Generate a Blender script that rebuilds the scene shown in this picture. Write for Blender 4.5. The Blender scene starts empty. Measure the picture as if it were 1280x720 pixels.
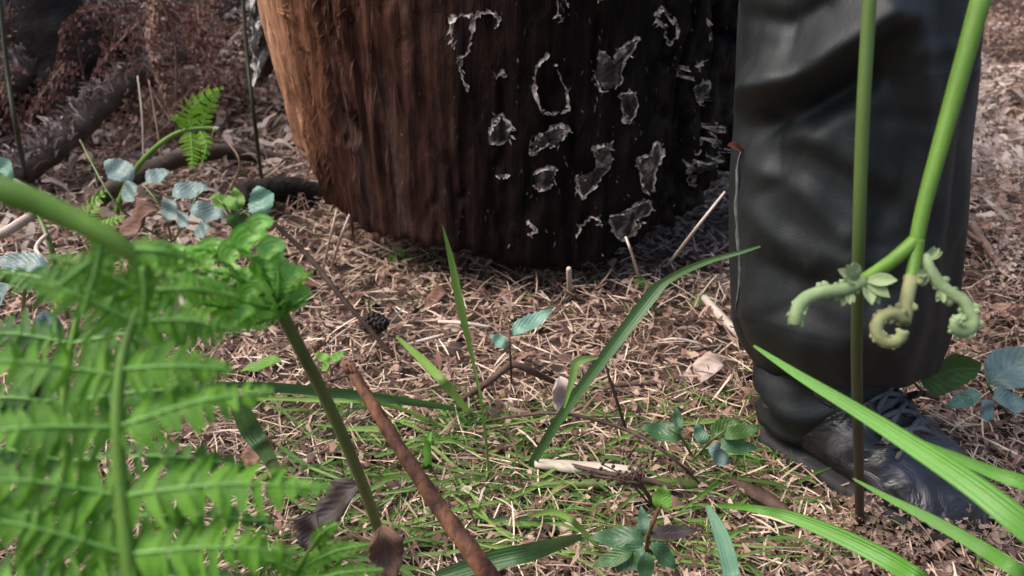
import bpy, math, random
import numpy as np
from mathutils import Vector, Matrix
random.seed(7); RNG = np.random.default_rng(11)
SC = bpy.context.scene; COL = SC.collection
R = math.radians
# ------------------------------------------------------------------ camera
CAMH, PITCH, FPX = 0.50, R(26.0), 1024.0
CF = Vector((0, math.cos(PITCH), -math.sin(PITCH))); CU = Vector((0, math.sin(PITCH), math.cos(PITCH)))
CX = Vector((1, 0, 0)); C0 = Vector((0, 0, CAMH))
cam_d = bpy.data.cameras.new('camera'); cam = bpy.data.objects.new('camera', cam_d); COL.objects.link(cam)
cam.location = C0; cam.rotation_euler = (math.pi/2 - PITCH, 0, 0)
cam_d.sensor_width = 36.0; cam_d.lens = 36.0*FPX/1280.0; cam_d.clip_start = .02; cam_d.clip_end = 800
cam_d.dof.use_dof = True; cam_d.dof.focus_distance = 0.70; cam_d.dof.aperture_fstop = 9.0
SC.camera = cam

def gz(x, y):
    """ground height; numpy friendly"""
    x = np.asarray(x, float); y = np.asarray(y, float)
    rise = 0.17*np.maximum(0, y-1.75)**1.15
    z = .010*np.sin(5.1*x+2.3*y+.6)+.008*np.sin(-3.3*x+7.9*y+1.1)+.012*np.sin(1.3*x-2.1*y+2.0)
    z = z*np.clip((y-.2)/1.2, .25, 1.0)
    return z + rise*1.0
def gzs(x, y): return float(gz(x, y))
def ray(px, py): return CF + CX*((px-640)/FPX) + CU*((360-py)/FPX)
def P(px, py, d): return C0 + ray(px, py)*d
def G(px, py, up=0.0):
    r = ray(px, py); t = .2
    while t < 12:
        p = C0 + r*t
        if p.z <= gzs(p.x, p.y)+up: break
        t += .004
    return C0 + r*t
def dep(p): return (Vector(p)-C0).dot(CF)
def proj(p):
    q = Vector(p)-C0; d = q.dot(CF)
    return 640+FPX*q.dot(CX)/d, 360-FPX*q.dot(CU)/d

# ------------------------------------------------------------------ numpy value noise
def _h(ix, iy, s):
    n = (ix*374761393 + iy*668265263 + s*1274126177) & 0x7fffffff
    n = ((n ^ (n >> 13))*1274126177) & 0x7fffffff
    return ((n ^ (n >> 16)) & 0xffff)/65535.0
def vn(x, y, s=0):
    x = np.asarray(x, float); y = np.asarray(y, float)
    xi = np.floor(x).astype(np.int64); yi = np.floor(y).astype(np.int64)
    fx = x-xi; fy = y-yi; fx = fx*fx*(3-2*fx); fy = fy*fy*(3-2*fy)
    a = _h(xi, yi, s); b = _h(xi+1, yi, s); c = _h(xi, yi+1, s); d = _h(xi+1, yi+1, s)
    return (a*(1-fx)+b*fx)*(1-fy)+(c*(1-fx)+d*fx)*fy
def fbm(x, y, s=0, o=4):
    t = 0; a = .5
    for k in range(o): t = t + a*vn(x*2**k, y*2**k, s+k*17); a *= .5
    return t

# ------------------------------------------------------------------ mesh builder
class MB:
    def __init__(s): s.v = []; s.f = []; s.st = []
    def grid(s, rows, closed=False, st=None):
        b = len(s.v); n = len(rows[0])
        for i, r in enumerate(rows):
            s.v.extend([tuple(p) for p in r])
            s.st.extend([(2*j/(n-1)-1, st*i/(len(rows)-1), 0) for j in range(n)] if st else [(.55, .07, 0)]*n)
        for i in range(len(rows)-1):
            for j in range(n if closed else n-1):
                k = (j+1) % n
                s.f.append((b+i*n+j, b+i*n+k, b+(i+1)*n+k, b+(i+1)*n+j))
        return b
    def tube(s, pts, rad, sides=8, cap=True, squash=1.0, rough=0.0, seed=0):
        pts = [Vector(p) for p in pts]; n = len(pts)
        if not hasattr(rad, '__len__'): rad = [rad]*n
        rd = random.Random(seed)
        T = [(pts[min(i+1, n-1)]-pts[max(i-1, 0)]).normalized() for i in range(n)]
        a = Vector((0, 0, 1)) if abs(T[0].z) < .9 else Vector((1, 0, 0))
        N = T[0].cross(a).normalized(); rows = []
        for i in range(n):
            N = (N - T[i]*N.dot(T[i])).normalized(); B = T[i].cross(N)
            rows.append([pts[i]+(N*math.cos(2*math.pi*k/sides)+B*math.sin(2*math.pi*k/sides)*squash)*rad[i]*(1+rd.uniform(-rough, rough)) for k in range(sides)])
        b = s.grid(rows, True)
        if cap:
            s.f.append(tuple(b+k for k in reversed(range(sides))))
            s.f.append(tuple(b+(n-1)*sides+k for k in range(sides)))
    def ball(s, c, r, ax=None, seg=8, rings=5):
        c = Vector(c)
        if ax is None: ax = (Vector((1, 0, 0)), Vector((0, 1, 0)), Vector((0, 0, 1)))
        if not hasattr(r, '__len__'): r = (r, r, r)
        rows = []
        for i in range(rings+1):
            ph = math.pi*(i/rings)*.98+.03
            rows.append([c+ax[0]*(r[0]*math.sin(ph)*math.cos(2*math.pi*k/seg))+ax[1]*(r[1]*math.sin(ph)*math.sin(2*math.pi*k/seg))+ax[2]*(r[2]*math.cos(ph)) for k in range(seg)])
        b = s.grid(rows, True)
        s.f.append(tuple(b+k for k in reversed(range(seg)))); s.f.append(tuple(b+rings*seg+k for k in range(seg)))
    def blade(s, pts, wid, nrm=None, fold=.25, twist=0.0):
        """V-folded ribbon, wid = full widths"""
        pts = [Vector(p) for p in pts]; n = len(pts); rows = []
        for i in range(n):
            T = (pts[min(i+1, n-1)]-pts[max(i-1, 0)]).normalized()
            N = Vector(nrm) if nrm is not None else (C0-pts[i]).normalized()
            S = T.cross(N)
            if S.length < 1e-4: S = Vector((1, 0, 0))
            S.normalize(); N = S.cross(T)
            a = twist*i/max(1, n-1); S2 = S*math.cos(a)+N*math.sin(a); N2 = N*math.cos(a)-S*math.sin(a)
            w = wid[i]/2
            rows.append([pts[i]-S2*w, pts[i]-S2*w*.5-N2*w*fold*.6, pts[i]-N2*w*fold, pts[i]+S2*w*.5-N2*w*fold*.6, pts[i]+S2*w])
        s.grid(rows, st=.01)
    def leaf(s, base, d, nrm, L, W, teeth=9, fold=.25, droop=.3, n=14, tooth=.12, wave=.0, shape=1.0):
        base = Vector(base); d = Vector(d).normalized(); nrm = Vector(nrm)
        S = d.cross(nrm).normalized(); N = S.cross(d); rows = []
        for i in range(n+1):
            t = i/n
            w = W*.5*(math.sin(math.pi*min(1, t**(.72*shape)))**.8) if 0 < t < 1 else W*.012
            w *= 1-tooth*((t*teeth) % 1.0)*(1 if 0 < t < 1 else 0)
            c = base+d*(L*t*(1-.12*droop*t))-N*(droop*L*t*t*.55)+N*(wave*W*.25*math.sin(t*9))
            vv = .02*W*math.sin(t*teeth*2*math.pi)
            rows.append([c-S*w+N*(w*fold+vv), c-S*w*.5+N*(w*fold*.65-vv*.6), c, c+S*w*.5+N*(w*fold*.65-vv*.6), c+S*w+N*(w*fold+vv)])
        s.grid(rows, st=1.0)
    def build(s, name, mat, parent=None, smooth=True, loc=None):
        me = bpy.data.meshes.new(name); me.from_pydata([tuple(v) for v in s.v], [], s.f); me.update()
        if smooth: me.polygons.foreach_set('use_smooth', [True]*len(me.polygons))
        if len(s.st) == len(s.v):
            at = me.attributes.new('st', 'FLOAT_VECTOR', 'POINT'); at.data.foreach_set('vector', np.array(s.st, np.float32).ravel())
        me.materials.append(mat)
        o = bpy.data.objects.new(name, me); COL.objects.link(o)
        if parent is not None:
            o.parent = parent
            L = parent
            off = Vector((0, 0, 0))
            while L is not None: off += L.location; L = L.parent
            me.transform(Matrix.Translation(-off))
        elif loc is not None:
            me.transform(Matrix.Translation(-Vector(loc))); o.location = loc
        return o
def np_mesh(name, V, F, mat, smooth=True):
    me = bpy.data.meshes.new(name); n = len(F); k = F.shape[1]
    me.vertices.add(len(V)); me.vertices.foreach_set('co', V.astype(np.float32).ravel())
    me.loops.add(n*k); me.loops.foreach_set('vertex_index', F.astype(np.int32).ravel())
    me.polygons.add(n); me.polygons.foreach_set('loop_start', np.arange(0, n*k, k, dtype=np.int32))
    me.update(calc_edges=True); me.validate()
    if smooth: me.polygons.foreach_set('use_smooth', [True]*n)
    me.materials.append(mat)
    o = bpy.data.objects.new(name, me); COL.objects.link(o); return o
def tag(o, label=None, cat=None, group=None, kind=None):
    if label: o['label'] = label
    if cat: o['category'] = cat
    if group: o['group'] = group
    if kind: o['kind'] = kind
    return o
def empty(name, loc, label, cat, group=None):
    o = bpy.data.objects.new(name, None); COL.objects.link(o); o.location = loc; o.empty_display_size = .05
    return tag(o, label, cat, group)
def copy_tree(o, parent=None):
    c = o.copy(); COL.objects.link(c)
    if parent is not None: c.parent = parent
    for ch in list(o.children): copy_tree(ch, c)
    return c
def spline(pts, n):
    """Catmull-Rom through pts (any vectors), n samples"""
    pts = [Vector(p) for p in pts]; m = len(pts)
    if m == 2: return [pts[0].lerp(pts[1], i/(n-1)) for i in range(n)]
    out = []
    for i in range(n):
        u = i/(n-1)*(m-1); k = min(int(u), m-2); f = u-k
        p0 = pts[max(k-1, 0)]; p1 = pts[k]; p2 = pts[k+1]; p3 = pts[min(k+2, m-1)]
        out.append(.5*((2*p1)+(p2-p0)*f+(2*p0-5*p1+4*p2-p3)*f*f+(3*p1-p0-3*p2+p3)*f**3))
    return out
def lerpl(vals, n):
    return list(np.interp(np.linspace(0, 1, n), np.linspace(0, 1, len(vals)), vals))

# ------------------------------------------------------------------ materials
def newmat(name):
    m = bpy.data.materials.new(name); m.use_nodes = True; nt = m.node_tree; nt.nodes.clear()
    out = nt.nodes.new('ShaderNodeOutputMaterial'); b = nt.nodes.new('ShaderNodeBsdfPrincipled')
    nt.links.new(b.outputs[0], out.inputs[0]); return m, nt, b, out
def ramp(nt, stops, fac, interp='LINEAR'):
    r = nt.nodes.new('ShaderNodeValToRGB'); e = r.color_ramp.elements; r.color_ramp.interpolation = interp
    while len(e) < len(stops): e.new(.5)
    for k, (p, c) in enumerate(stops): e[k].position = p; e[k].color = (*c, 1)
    nt.links.new(fac, r.inputs[0]); return r.outputs[0]
def noise(nt, scale, stretch=(1, 1, 1), detail=5, rough=.6, dist=0.0):
    tc = nt.nodes.new('ShaderNodeTexCoord'); mp = nt.nodes.new('ShaderNodeMapping'); mp.inputs['Scale'].default_value = stretch
    nt.links.new(tc.outputs['Object'], mp.inputs[0]); n = nt.nodes.new('ShaderNodeTexNoise')
    n.inputs['Scale'].default_value = scale; n.inputs['Detail'].default_value = detail; n.inputs['Roughness'].default_value = rough
    n.inputs['Distortion'].default_value = dist
    nt.links.new(mp.outputs[0], n.inputs['Vector']); return n.outputs['Fac']
def math_n(nt, op, a, b=None, c=None):
    n = nt.nodes.new('ShaderNodeMath'); n.operation = op
    for i, x in enumerate((a, b, c)):
        if x is None: continue
        if hasattr(x, 'links'): nt.links.new(x, n.inputs[i])
        else: n.inputs[i].default_value = x
    return n.outputs[0]
def mixc(nt, mode, fac, a, b):
    n = nt.nodes.new('ShaderNodeMix'); n.data_type = 'RGBA'; n.blend_type = mode
    for sock, x in ((n.inputs[0], fac), (n.inputs[6], a), (n.inputs[7], b)):
        if hasattr(x, 'links'): nt.links.new(x, sock)
        elif isinstance(x, (int, float)): sock.default_value = x
        else: sock.default_value = (*x, 1)
    return n.outputs[2]
def bump(nt, b, h, strength=.4, dist=.002):
    n = nt.nodes.new('ShaderNodeBump'); n.inputs['Strength'].default_value = strength; n.inputs['Distance'].default_value = dist
    nt.links.new(h, n.inputs['Height']); nt.links.new(n.outputs[0], b.inputs['Normal'])
def island(nt):
    g = nt.nodes.new('ShaderNodeNewGeometry'); return g.outputs['Random Per Island']
def objrand(nt):
    g = nt.nodes.new('ShaderNodeObjectInfo'); return g.outputs['Random']
def mat_simple(name, stops, scale=60, stretch=(1, 1, 1), rough=.7, bst=.4, bdist=.002, spec=.4, isl=0.0, ob=0.0):
    m, nt, b, o = newmat(name)
    n = noise(nt, scale, stretch)
    f = n
    if isl: f = math_n(nt, 'ADD', math_n(nt, 'MULTIPLY', n, 1-isl), math_n(nt, 'MULTIPLY', island(nt), isl))
    if ob: f = math_n(nt, 'ADD', math_n(nt, 'MULTIPLY', f, 1-ob), math_n(nt, 'MULTIPLY', objrand(nt), ob))
    nt.links.new(ramp(nt, stops, f), b.inputs['Base Color'])
    b.inputs['Roughness'].default_value = rough; b.inputs['Specular IOR Level'].default_value = spec
    bump(nt, b, n, bst, bdist); return m
def mat_leaf(name, c1, c2, trans=.35, rough=.45, spec=.4, scale=90, tcol=None, isl=.55, vein=0.0):
    m, nt, b, o = newmat(name)
    n = noise(nt, scale, detail=3)
    f = math_n(nt, 'ADD', math_n(nt, 'MULTIPLY', n, 1-isl), math_n(nt, 'MULTIPLY', island(nt), isl))
    col = ramp(nt, [(.2, c1), (.8, c2)], f)
    n2 = noise(nt, scale*.25, detail=2)
    col = mixc(nt, 'MULTIPLY', .6, col, ramp(nt, [(.3, (.62, .66, .6)), (.65, (1, 1, 1))], n2))
    at = nt.nodes.new('ShaderNodeAttribute'); at.attribute_name = 'st'; sp = nt.nodes.new('ShaderNodeSeparateXYZ'); nt.links.new(at.outputs['Vector'], sp.inputs[0])
    ax = math_n(nt, 'ABSOLUTE', sp.outputs[0])
    midv = math_n(nt, 'SUBTRACT', 1.0, math_n(nt, 'SMOOTH_MIN', 1.0, math_n(nt, 'MULTIPLY', ax, 9.0), .1))
    wv = math_n(nt, 'SINE', math_n(nt, 'ADD', math_n(nt, 'MULTIPLY', sp.outputs[1], 44.0), math_n(nt, 'MULTIPLY', ax, -17.0)))
    lines = math_n(nt, 'ADD', math_n(nt, 'MULTIPLY', wv, .5), .5)
    col = mixc(nt, 'MULTIPLY', .36, col, ramp(nt, [(.0, (.72, .74, .68)), (.75, (1, 1, 1)), (1, (1.22, 1.2, 1.12))], lines))
    col = mixc(nt, 'MIX', math_n(nt, 'MULTIPLY', midv, .38), col, mixc(nt, 'ADD', 1.0, col, (.10, .11, .06)))
    blot = ramp(nt, [(.62, (0, 0, 0)), (.70, (.75, .75, .75))], noise(nt, scale*.8+7, detail=4, rough=.7))
    col = mixc(nt, 'MIX', blot, col, mixc(nt, 'MULTIPLY', 1.0, col, (.75, .5, .4)))
    nt.links.new(col, b.inputs['Base Color'])
    b.inputs['Roughness'].default_value = rough; b.inputs['Specular IOR Level'].default_value = spec
    bump(nt, b, math_n(nt, 'ADD', noise(nt, scale*5, detail=3), math_n(nt, 'MULTIPLY', lines, .5)), .4, .0012)
    t = nt.nodes.new('ShaderNodeBsdfTranslucent')
    if tcol: nt.links.new(mixc(nt, 'MULTIPLY', 1.0, col, tcol), t.inputs[0])
    else: nt.links.new(col, t.inputs[0])
    ms = nt.nodes.new('ShaderNodeMixShader'); ms.inputs[0].default_value = trans
    nt.links.new(b.outputs[0], ms.inputs[1]); nt.links.new(t.outputs[0], ms.inputs[2]); nt.links.new(ms.outputs[0], o.inputs[0])
    return m
M = {}
M['soil'] = mat_simple('soil', [(.25, (.020, .012, .009)), (.5, (.055, .033, .024)), (.75, (.11, .07, .052))], 26, rough=.95, bst=.8, bdist=.01)
M['straw'] = mat_simple('straw', [(.10, (.030, .016, .013)), (.29, (.115, .064, .044)), (.45, (.29, .19, .13)), (.62, (.46, .335, .24)), (.90, (.68, .55, .43))], 7, rough=.65, isl=.68, bst=.2, spec=.35)
M['chaff'] = mat_simple('chaff', [(.05, (.025, .013, .012)), (.35, (.10, .048, .038)), (.6, (.21, .11, .08)), (.9, (.44, .31, .24))], 60, rough=.75, isl=.8, bst=.3)
M['deadfern'] = mat_leaf('dead_bracken', (.16, .082, .06), (.42, .27, .21), trans=.18, rough=.8, spec=.2, scale=30, isl=.35)
M['deadfern_pale'] = mat_leaf('dead_bracken_pale', (.28, .19, .165), (.68, .55, .50), trans=.2, rough=.8, spec=.2, scale=30, isl=.35)
M['deadfern_mid'] = mat_leaf('dead_bracken_mid', (.17, .10, .08), (.46, .33, .27), trans=.2, rough=.8, spec=.2, scale=30, isl=.5)
M['deadfern_dark'] = mat_leaf('dead_bracken_dark', (.075, .033, .028), (.24, .125, .105), trans=.12, rough=.85, spec=.15, scale=30, isl=.4)
M['deadstalk'] = mat_simple('dead_stalk', [(.25, (.10, .055, .04)), (.7, (.32, .21, .15))], 40, (1, 1, .3), rough=.7, ob=.4)
M['palestick'] = mat_simple('pale_stick', [(.25, (.30, .22, .17)), (.75, (.62, .53, .44))], 50, rough=.7, ob=.35)
M['twig'] = mat_simple('dark_twig', [(.3, (.035, .020, .015)), (.7, (.12, .07, .05))], 90, rough=.8)
M['rust'] = mat_simple('rust_stem', [(.32, (.018, .008, .006)), (.5, (.095, .036, .018)), (.68, (.22, .095, .045))], 70, (1, 1, .45), rough=.75, bst=.9, bdist=.004)
M['fern'] = mat_leaf('fern_green', (.085, .25, .014), (.19, .43, .04), trans=.42, rough=.42, spec=.35, scale=60, tcol=(1.0, 1.0, .55))
M['fern_back'] = mat_leaf('fern_back', (.04, .13, .016), (.10, .25, .045), trans=.4, rough=.45, spec=.35, scale=60, tcol=(1.0, 1.0, .55))
M['fern_lime'] = mat_leaf('fern_lime', (.16, .40, .012), (.30, .58, .05), trans=.4, rough=.45, scale=90)
M['fern_young'] = mat_leaf('fern_young', (.15, .40, .04), (.28, .56, .12), trans=.38, rough=.32, spec=.5, scale=70)
M['crozier'] = mat_leaf('crozier_pale', (.16, .24, .105), (.36, .43, .24), trans=.15, rough=.65, spec=.2, scale=160, isl=.4)
M['crozier_brown'] = mat_leaf('crozier_brown', (.15, .155, .065), (.34, .36, .19), trans=.12, rough=.65, spec=.2, scale=110, isl=.5)
M['stem'] = mat_simple('green_stem', [(.25, (.055, .125, .012)), (.75, (.12, .225, .026))], 45, (1, 1, .3), rough=.5, bst=.5, spec=.35)
M['midrib'] = mat_simple('pale_midrib', [(.25, (.12, .29, .05)), (.75, (.21, .41, .10))], 60, rough=.5)
M['stem_olive'] = mat_simple('olive_stem', [(.25, (.05, .075, .018)), (.75, (.13, .17, .045))], 40, (1, 1, .3), rough=.5, bst=.2)
M['stem_darkgreen'] = mat_simple('dark_green_stem', [(.25, (.014, .018, .008)), (.75, (.035, .045, .02))], 40, (1, 1, .3), rough=.5, bst=.2)
M['grass'] = mat_leaf('grass_bright', (.085, .25, .03), (.15, .36, .06), trans=.35, rough=.38, spec=.45, scale=24)
M['grass_deep'] = mat_leaf('grass_deep', (.035, .095, .03), (.085, .18, .055), trans=.3, rough=.4, spec=.45, scale=24)
M['grass_blue'] = mat_leaf('grass_blue', (.075, .17, .11), (.14, .26, .17), trans=.25, rough=.45, spec=.4, scale=24)
M['grass_thin'] = mat_leaf('grass_thin', (.06, .16, .02), (.24, .38, .09), trans=.35, rough=.5, scale=24, isl=.8)
M['bramble'] = mat_leaf('bramble_blue', (.08, .145, .135), (.20, .28, .27), trans=.15, rough=.45, spec=.5, scale=70, isl=.3)
M['bramble_green'] = mat_leaf('bramble_green', (.028, .082, .034), (.075, .165, .07), trans=.25, rough=.4, spec=.5, scale=70, isl=.3)
M['leaf_teal'] = mat_leaf('leaf_teal', (.085, .20, .15), (.17, .33, .25), trans=.25, rough=.4, spec=.5, scale=70, isl=.3)
M['leaf_dark'] = mat_leaf('leaf_dark', (.035, .085, .02), (.07, .14, .03), trans=.3, rough=.4, spec=.4, scale=70, isl=.3)
M['leaf_lime'] = mat_leaf('leaf_lime', (.11, .27, .03), (.20, .40, .06), trans=.4, rough=.45, scale=70, isl=.3)
M['deadleaf'] = mat_leaf('dead_leaf', (.085, .04, .03), (.24, .13, .09), trans=.15, rough=.7, spec=.3, scale=50, isl=.3)
M['leaf_red'] = mat_leaf('leaf_red', (.07, .018, .016), (.14, .04, .032), trans=.15, rough=.6, spec=.3, scale=50, isl=.3)
M['darkleaf'] = mat_leaf('dark_leaf', (.025, .016, .016), (.08, .055, .052), trans=.1, rough=.6, spec=.4, scale=50, isl=.3)
M['moss'] = mat_simple('moss', [(.3, (.04, .06, .02)), (.7, (.12, .15, .05))], 120, rough=.9, isl=.6)
M['lichen'] = mat_simple('pale_moss', [(.2, (.10, .07, .055)), (.8, (.52, .42, .38))], 120, rough=.9, isl=.8)
M['logdark'] = mat_simple('black_wood_shade', [(.3, (.007, .005, .0045)), (.55, (.018, .0125, .0105)), (.8, (.06, .042, .035))], 16, (1, 1, 1), rough=.9, bst=.9, bdist=.02)  # near-black wood, also used for shade in the hollow, gap and rim
M['branch'] = mat_simple('fallen_branch', [(.3, (.03, .022, .016)), (.6, (.085, .062, .045)), (.85, (.17, .13, .1))], 30, rough=.85, bst=.8, bdist=.006)
M['cone'] = mat_simple('cone', [(.3, (.007, .005, .004)), (.7, (.025, .016, .013))], 80, rough=.75)
M['chip'] = mat_simple('wood_chip', [(.25, (.40, .33, .25)), (.75, (.62, .55, .45))], 30, (.3, 1, 1), rough=.7)

# ------------------------------------------------------------------ ground sheet, sky, light
xs = np.concatenate([-np.geomspace(3.0, 300, 26)[::-1], np.linspace(-2.9, 2.9, 150), np.geomspace(3.0, 300, 26)])
ys = np.concatenate([-np.geomspace(1.0, 300, 22)[::-1], np.linspace(-.9, 5, 160), np.geomspace(5.1, 300, 30)])
X, Y = np.meshgrid(xs, ys); near = (np.abs(X) < 3) & (Y > -1) & (Y < 5)
Yc = np.where(Y > 5, 5+(Y-5)*.25, Y)
Z = gz(X, Yc) + np.where(near, (fbm(X*22, Y*22, 3)-.47)*.02, 0) - .004
nx, ny = len(xs), len(ys); idx = np.arange(nx*ny).reshape(ny, nx)
F = np.stack([idx[:-1, :-1], idx[:-1, 1:], idx[1:, 1:], idx[1:, :-1]], -1).reshape(-1, 4)
ground = np_mesh('ground', np.stack([X, Y, Z], -1).reshape(-1, 3), F, M['soil']); tag(ground, kind='structure')

w = bpy.data.worlds.new('World'); SC.world = w; w.use_nodes = True; nt = w.node_tree
sky = nt.nodes.new('ShaderNodeTexSky'); sky.sky_type = 'NISHITA'; sky.sun_disc = False
SUN_EL, SUN_AZ = R(55), R(-92)     # azimuth from +Y clockwise (negative = to the left)
sky.sun_elevation = SUN_EL; sky.sun_rotation = SUN_AZ; sky.air_density = 1.0; sky.dust_density = 4.0; sky.ozone_density = .6
nt.links.new(sky.outputs[0], nt.nodes['Background'].inputs[0]); nt.nodes['Background'].inputs[1].default_value = .15
sd = bpy.data.lights.new('sun', 'SUN'); sun = bpy.data.objects.new('sun', sd); COL.objects.link(sun)
sd.energy = 1.7; sd.angle = R(50); sd.color = (1, .96, .9)
dirv = Vector((math.sin(SUN_AZ)*math.cos(SUN_EL), math.cos(SUN_AZ)*math.cos(SUN_EL), math.sin(SUN_EL)))
sun.rotation_euler = dirv.to_track_quat('Z', 'Y').to_euler(); sun.location = dirv*6
SC.view_settings.view_transform = 'Standard'; SC.view_settings.look = 'None'; SC.view_settings.exposure = 1.22; SC.view_settings.gamma = 1
SC.view_settings.use_curve_mapping = False

# ------------------------------------------------------------------ unseen wood added all round to block low sky light
M['woods'] = mat_leaf('woods', (.02, .045, .012), (.05, .085, .025), trans=.3, scale=3)
mb = MB(); rd = random.Random(90)
for i in range(34):
    a = i/34*6.283+rd.uniform(-.06, .06); r_ = rd.uniform(6.5, 9); c = Vector((math.sin(a)*r_, 1+math.cos(a)*r_, -.1)); c.z = gzs(c.x, min(c.y, 5))-.2
    if c.y > 2 and abs(c.x) < 1.2: continue
    mb.tube([c, c+Vector((0, 0, 3)), c+Vector((rd.uniform(-.3, .3), 0, 7))], [.16, .14, .06], 8)
    for k in range(130):
        q = c+Vector((rd.gauss(0, .9), rd.gauss(0, .9), rd.uniform(.6, 6.2))); l = rd.uniform(.15, .4); d = Vector((rd.gauss(0, 1), rd.gauss(0, 1), rd.gauss(0, .5))).normalized()
        mb.blade([q, q+d*l*.5, q+d*l+Vector((0, 0, -.08))], [l*.3, l*.6, .02], nrm=(rd.gauss(0, .5), rd.gauss(0, .5), 1), fold=.3)
for i in range(520):     # unseen brush added beyond the left edge to shade the hollow
    q = Vector((-1.75+rd.gauss(0, .16), 2.0+rd.gauss(0, .38), rd.uniform(.25, 2.0))); l = rd.uniform(.08, .2); d = Vector((rd.gauss(0, 1), rd.gauss(0, 1), rd.gauss(0, .5))).normalized()
    mb.blade([q, q+d*l*.5, q+d*l+Vector((0, 0, -.04))], [l*.3, l*.6, .01], nrm=(rd.gauss(0, .5), rd.gauss(0, .5), 1), fold=.3)
mb.tube([Vector((-1.75, 2.0, 0)), Vector((-1.72, 2.0, 1.0)), Vector((-1.78, 2.0, 2.0))], [.05, .04, .015], 8)
tag(mb.build('light_blocking_woods', M['woods'], None), 'unseen dark woodland added all round to block low light and shade the hollow', 'woods', kind='stuff')
# ------------------------------------------------------------------ pine needle and straw litter (uncountable)
def ground_pts(n, x0=-260, x1=1540, y0=-70, y1=830):
    px = RNG.uniform(x0, x1, n); py = RNG.uniform(y0, y1, n)
    ang = PITCH+np.arctan((py-360)/FPX)
    d = CAMH/np.tan(np.maximum(ang, .085)); d = np.clip(d, .2, 4.6)
    for _ in range(3): d = np.clip((CAMH-gz(0*d, d))/np.tan(np.maximum(ang, .06)), .2, 4.4)
    depth = d*math.cos(PITCH)+(CAMH-gz(0*d, d))*math.sin(PITCH)
    x = (px-640)/FPX*depth
    return x, d, depth
def strands(name, n, lmin, lmax, wmin, wmax, hmax, mat, arch=.12, tilt=.25, seg=4, keep=None, wide=0):
    x, y, depth = ground_pts(n)
    if wide:
        x2 = RNG.uniform(-3.2, 3.2, wide); y2 = RNG.uniform(-.7, 4.4, wide); x = np.concatenate([x, x2]); y = np.concatenate([y, y2]); depth = np.concatenate([depth, np.clip(np.hypot(x2, y2), .6, 2.2)]); n += wide
    cl = (vn(x*8.5+3, y*8.5, 71)*.6+vn(x*21, y*21, 73)*.4 > .40) | (RNG.random(n) < .62); x, y, depth = x[cl], y[cl], depth[cl]
    if keep is not None: k = keep(x, y); x, y, depth = x[k], y[k], depth[k]
    n = len(x)
    L = RNG.uniform(lmin, lmax, n)*RNG.uniform(.5, 1, n)*np.clip(.6+.4*depth, .75, 1.6); W = RNG.uniform(wmin, wmax, n)*np.clip(.55+.45*depth, .8, 2.0)
    a = RNG.uniform(0, 2*np.pi, n); tl = RNG.normal(0, tilt, n); bend = RNG.normal(0, arch, n)
    z0 = gz(x, y)+RNG.uniform(.001, 1, n)**1.6*hmax
    ar = np.abs(RNG.normal(0, arch, n))
    V = np.zeros((n, (seg+1)*2, 3)); roll = RNG.normal(0, .5, n)
    for i in range(seg+1):
        u = i/seg-.5
        cx = np.cos(a)*u*L - np.sin(a)*bend*L*(u*u-.08)
        cy = np.sin(a)*u*L + np.cos(a)*bend*L*(u*u-.08)
        cz = np.maximum(z0 + u*L*tl - ar*L*(u*u), gz(x+cx, y+cy)+.0005)
        ww = W*(.5 if i not in (0, seg) else .22)
        sx = -np.sin(a)*ww*np.cos(roll); sy = np.cos(a)*ww*np.cos(roll); sz = ww*np.sin(roll)
        V[:, i*2, 0] = x+cx-sx; V[:, i*2, 1] = y+cy-sy; V[:, i*2, 2] = cz-sz
        V[:, i*2+1, 0] = x+cx+sx; V[:, i*2+1, 1] = y+cy+sy; V[:, i*2+1, 2] = cz+sz
    base = np.arange(n)*(seg+1)*2
    F = np.concatenate([np.stack([base+i*2, base+i*2+1, base+i*2+3, base+i*2+2], -1) for i in range(seg)])
    return np_mesh(name, V.reshape(-1, 3), F, mat)
def notfoot(x, y):   # keep the litter out of the boot and the trunk
    return ~((np.hypot(x-.33, (y-.6)) < .02))
o = strands('pine_needle_litter', 58000, .014, .07, .0007, .0022, .026, M['straw'], wide=45000); tag(o, 'matted tan pine needles and straw covering the forest floor', 'litter', kind='stuff')
o = strands('leaf_litter', 42000, .005, .022, .002, .0085, .026, M['chaff'], arch=.9, tilt=.5, seg=2, wide=26000); tag(o, 'crumbled red brown bracken scraps lying among the needles', 'litter', kind='stuff')
o = strands('leaf_scraps', 1500, .018, .045, .007, .017, .022, M['chaff'], arch=.6, tilt=.3, seg=3); tag(o, 'larger broken brown leaves scattered through the needles', 'litter', kind='stuff')
o = strands('bracken_litter', 8500, .02, .05, .006, .016, .05, M['deadfern_pale'], arch=.8, tilt=.6, seg=3, keep=lambda x, y: (y > 1.15) & (np.abs(x) > .42)); tag(o, 'pale curled bracken fragments covering the bank beyond the trunk', 'litter', kind='stuff')

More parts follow.
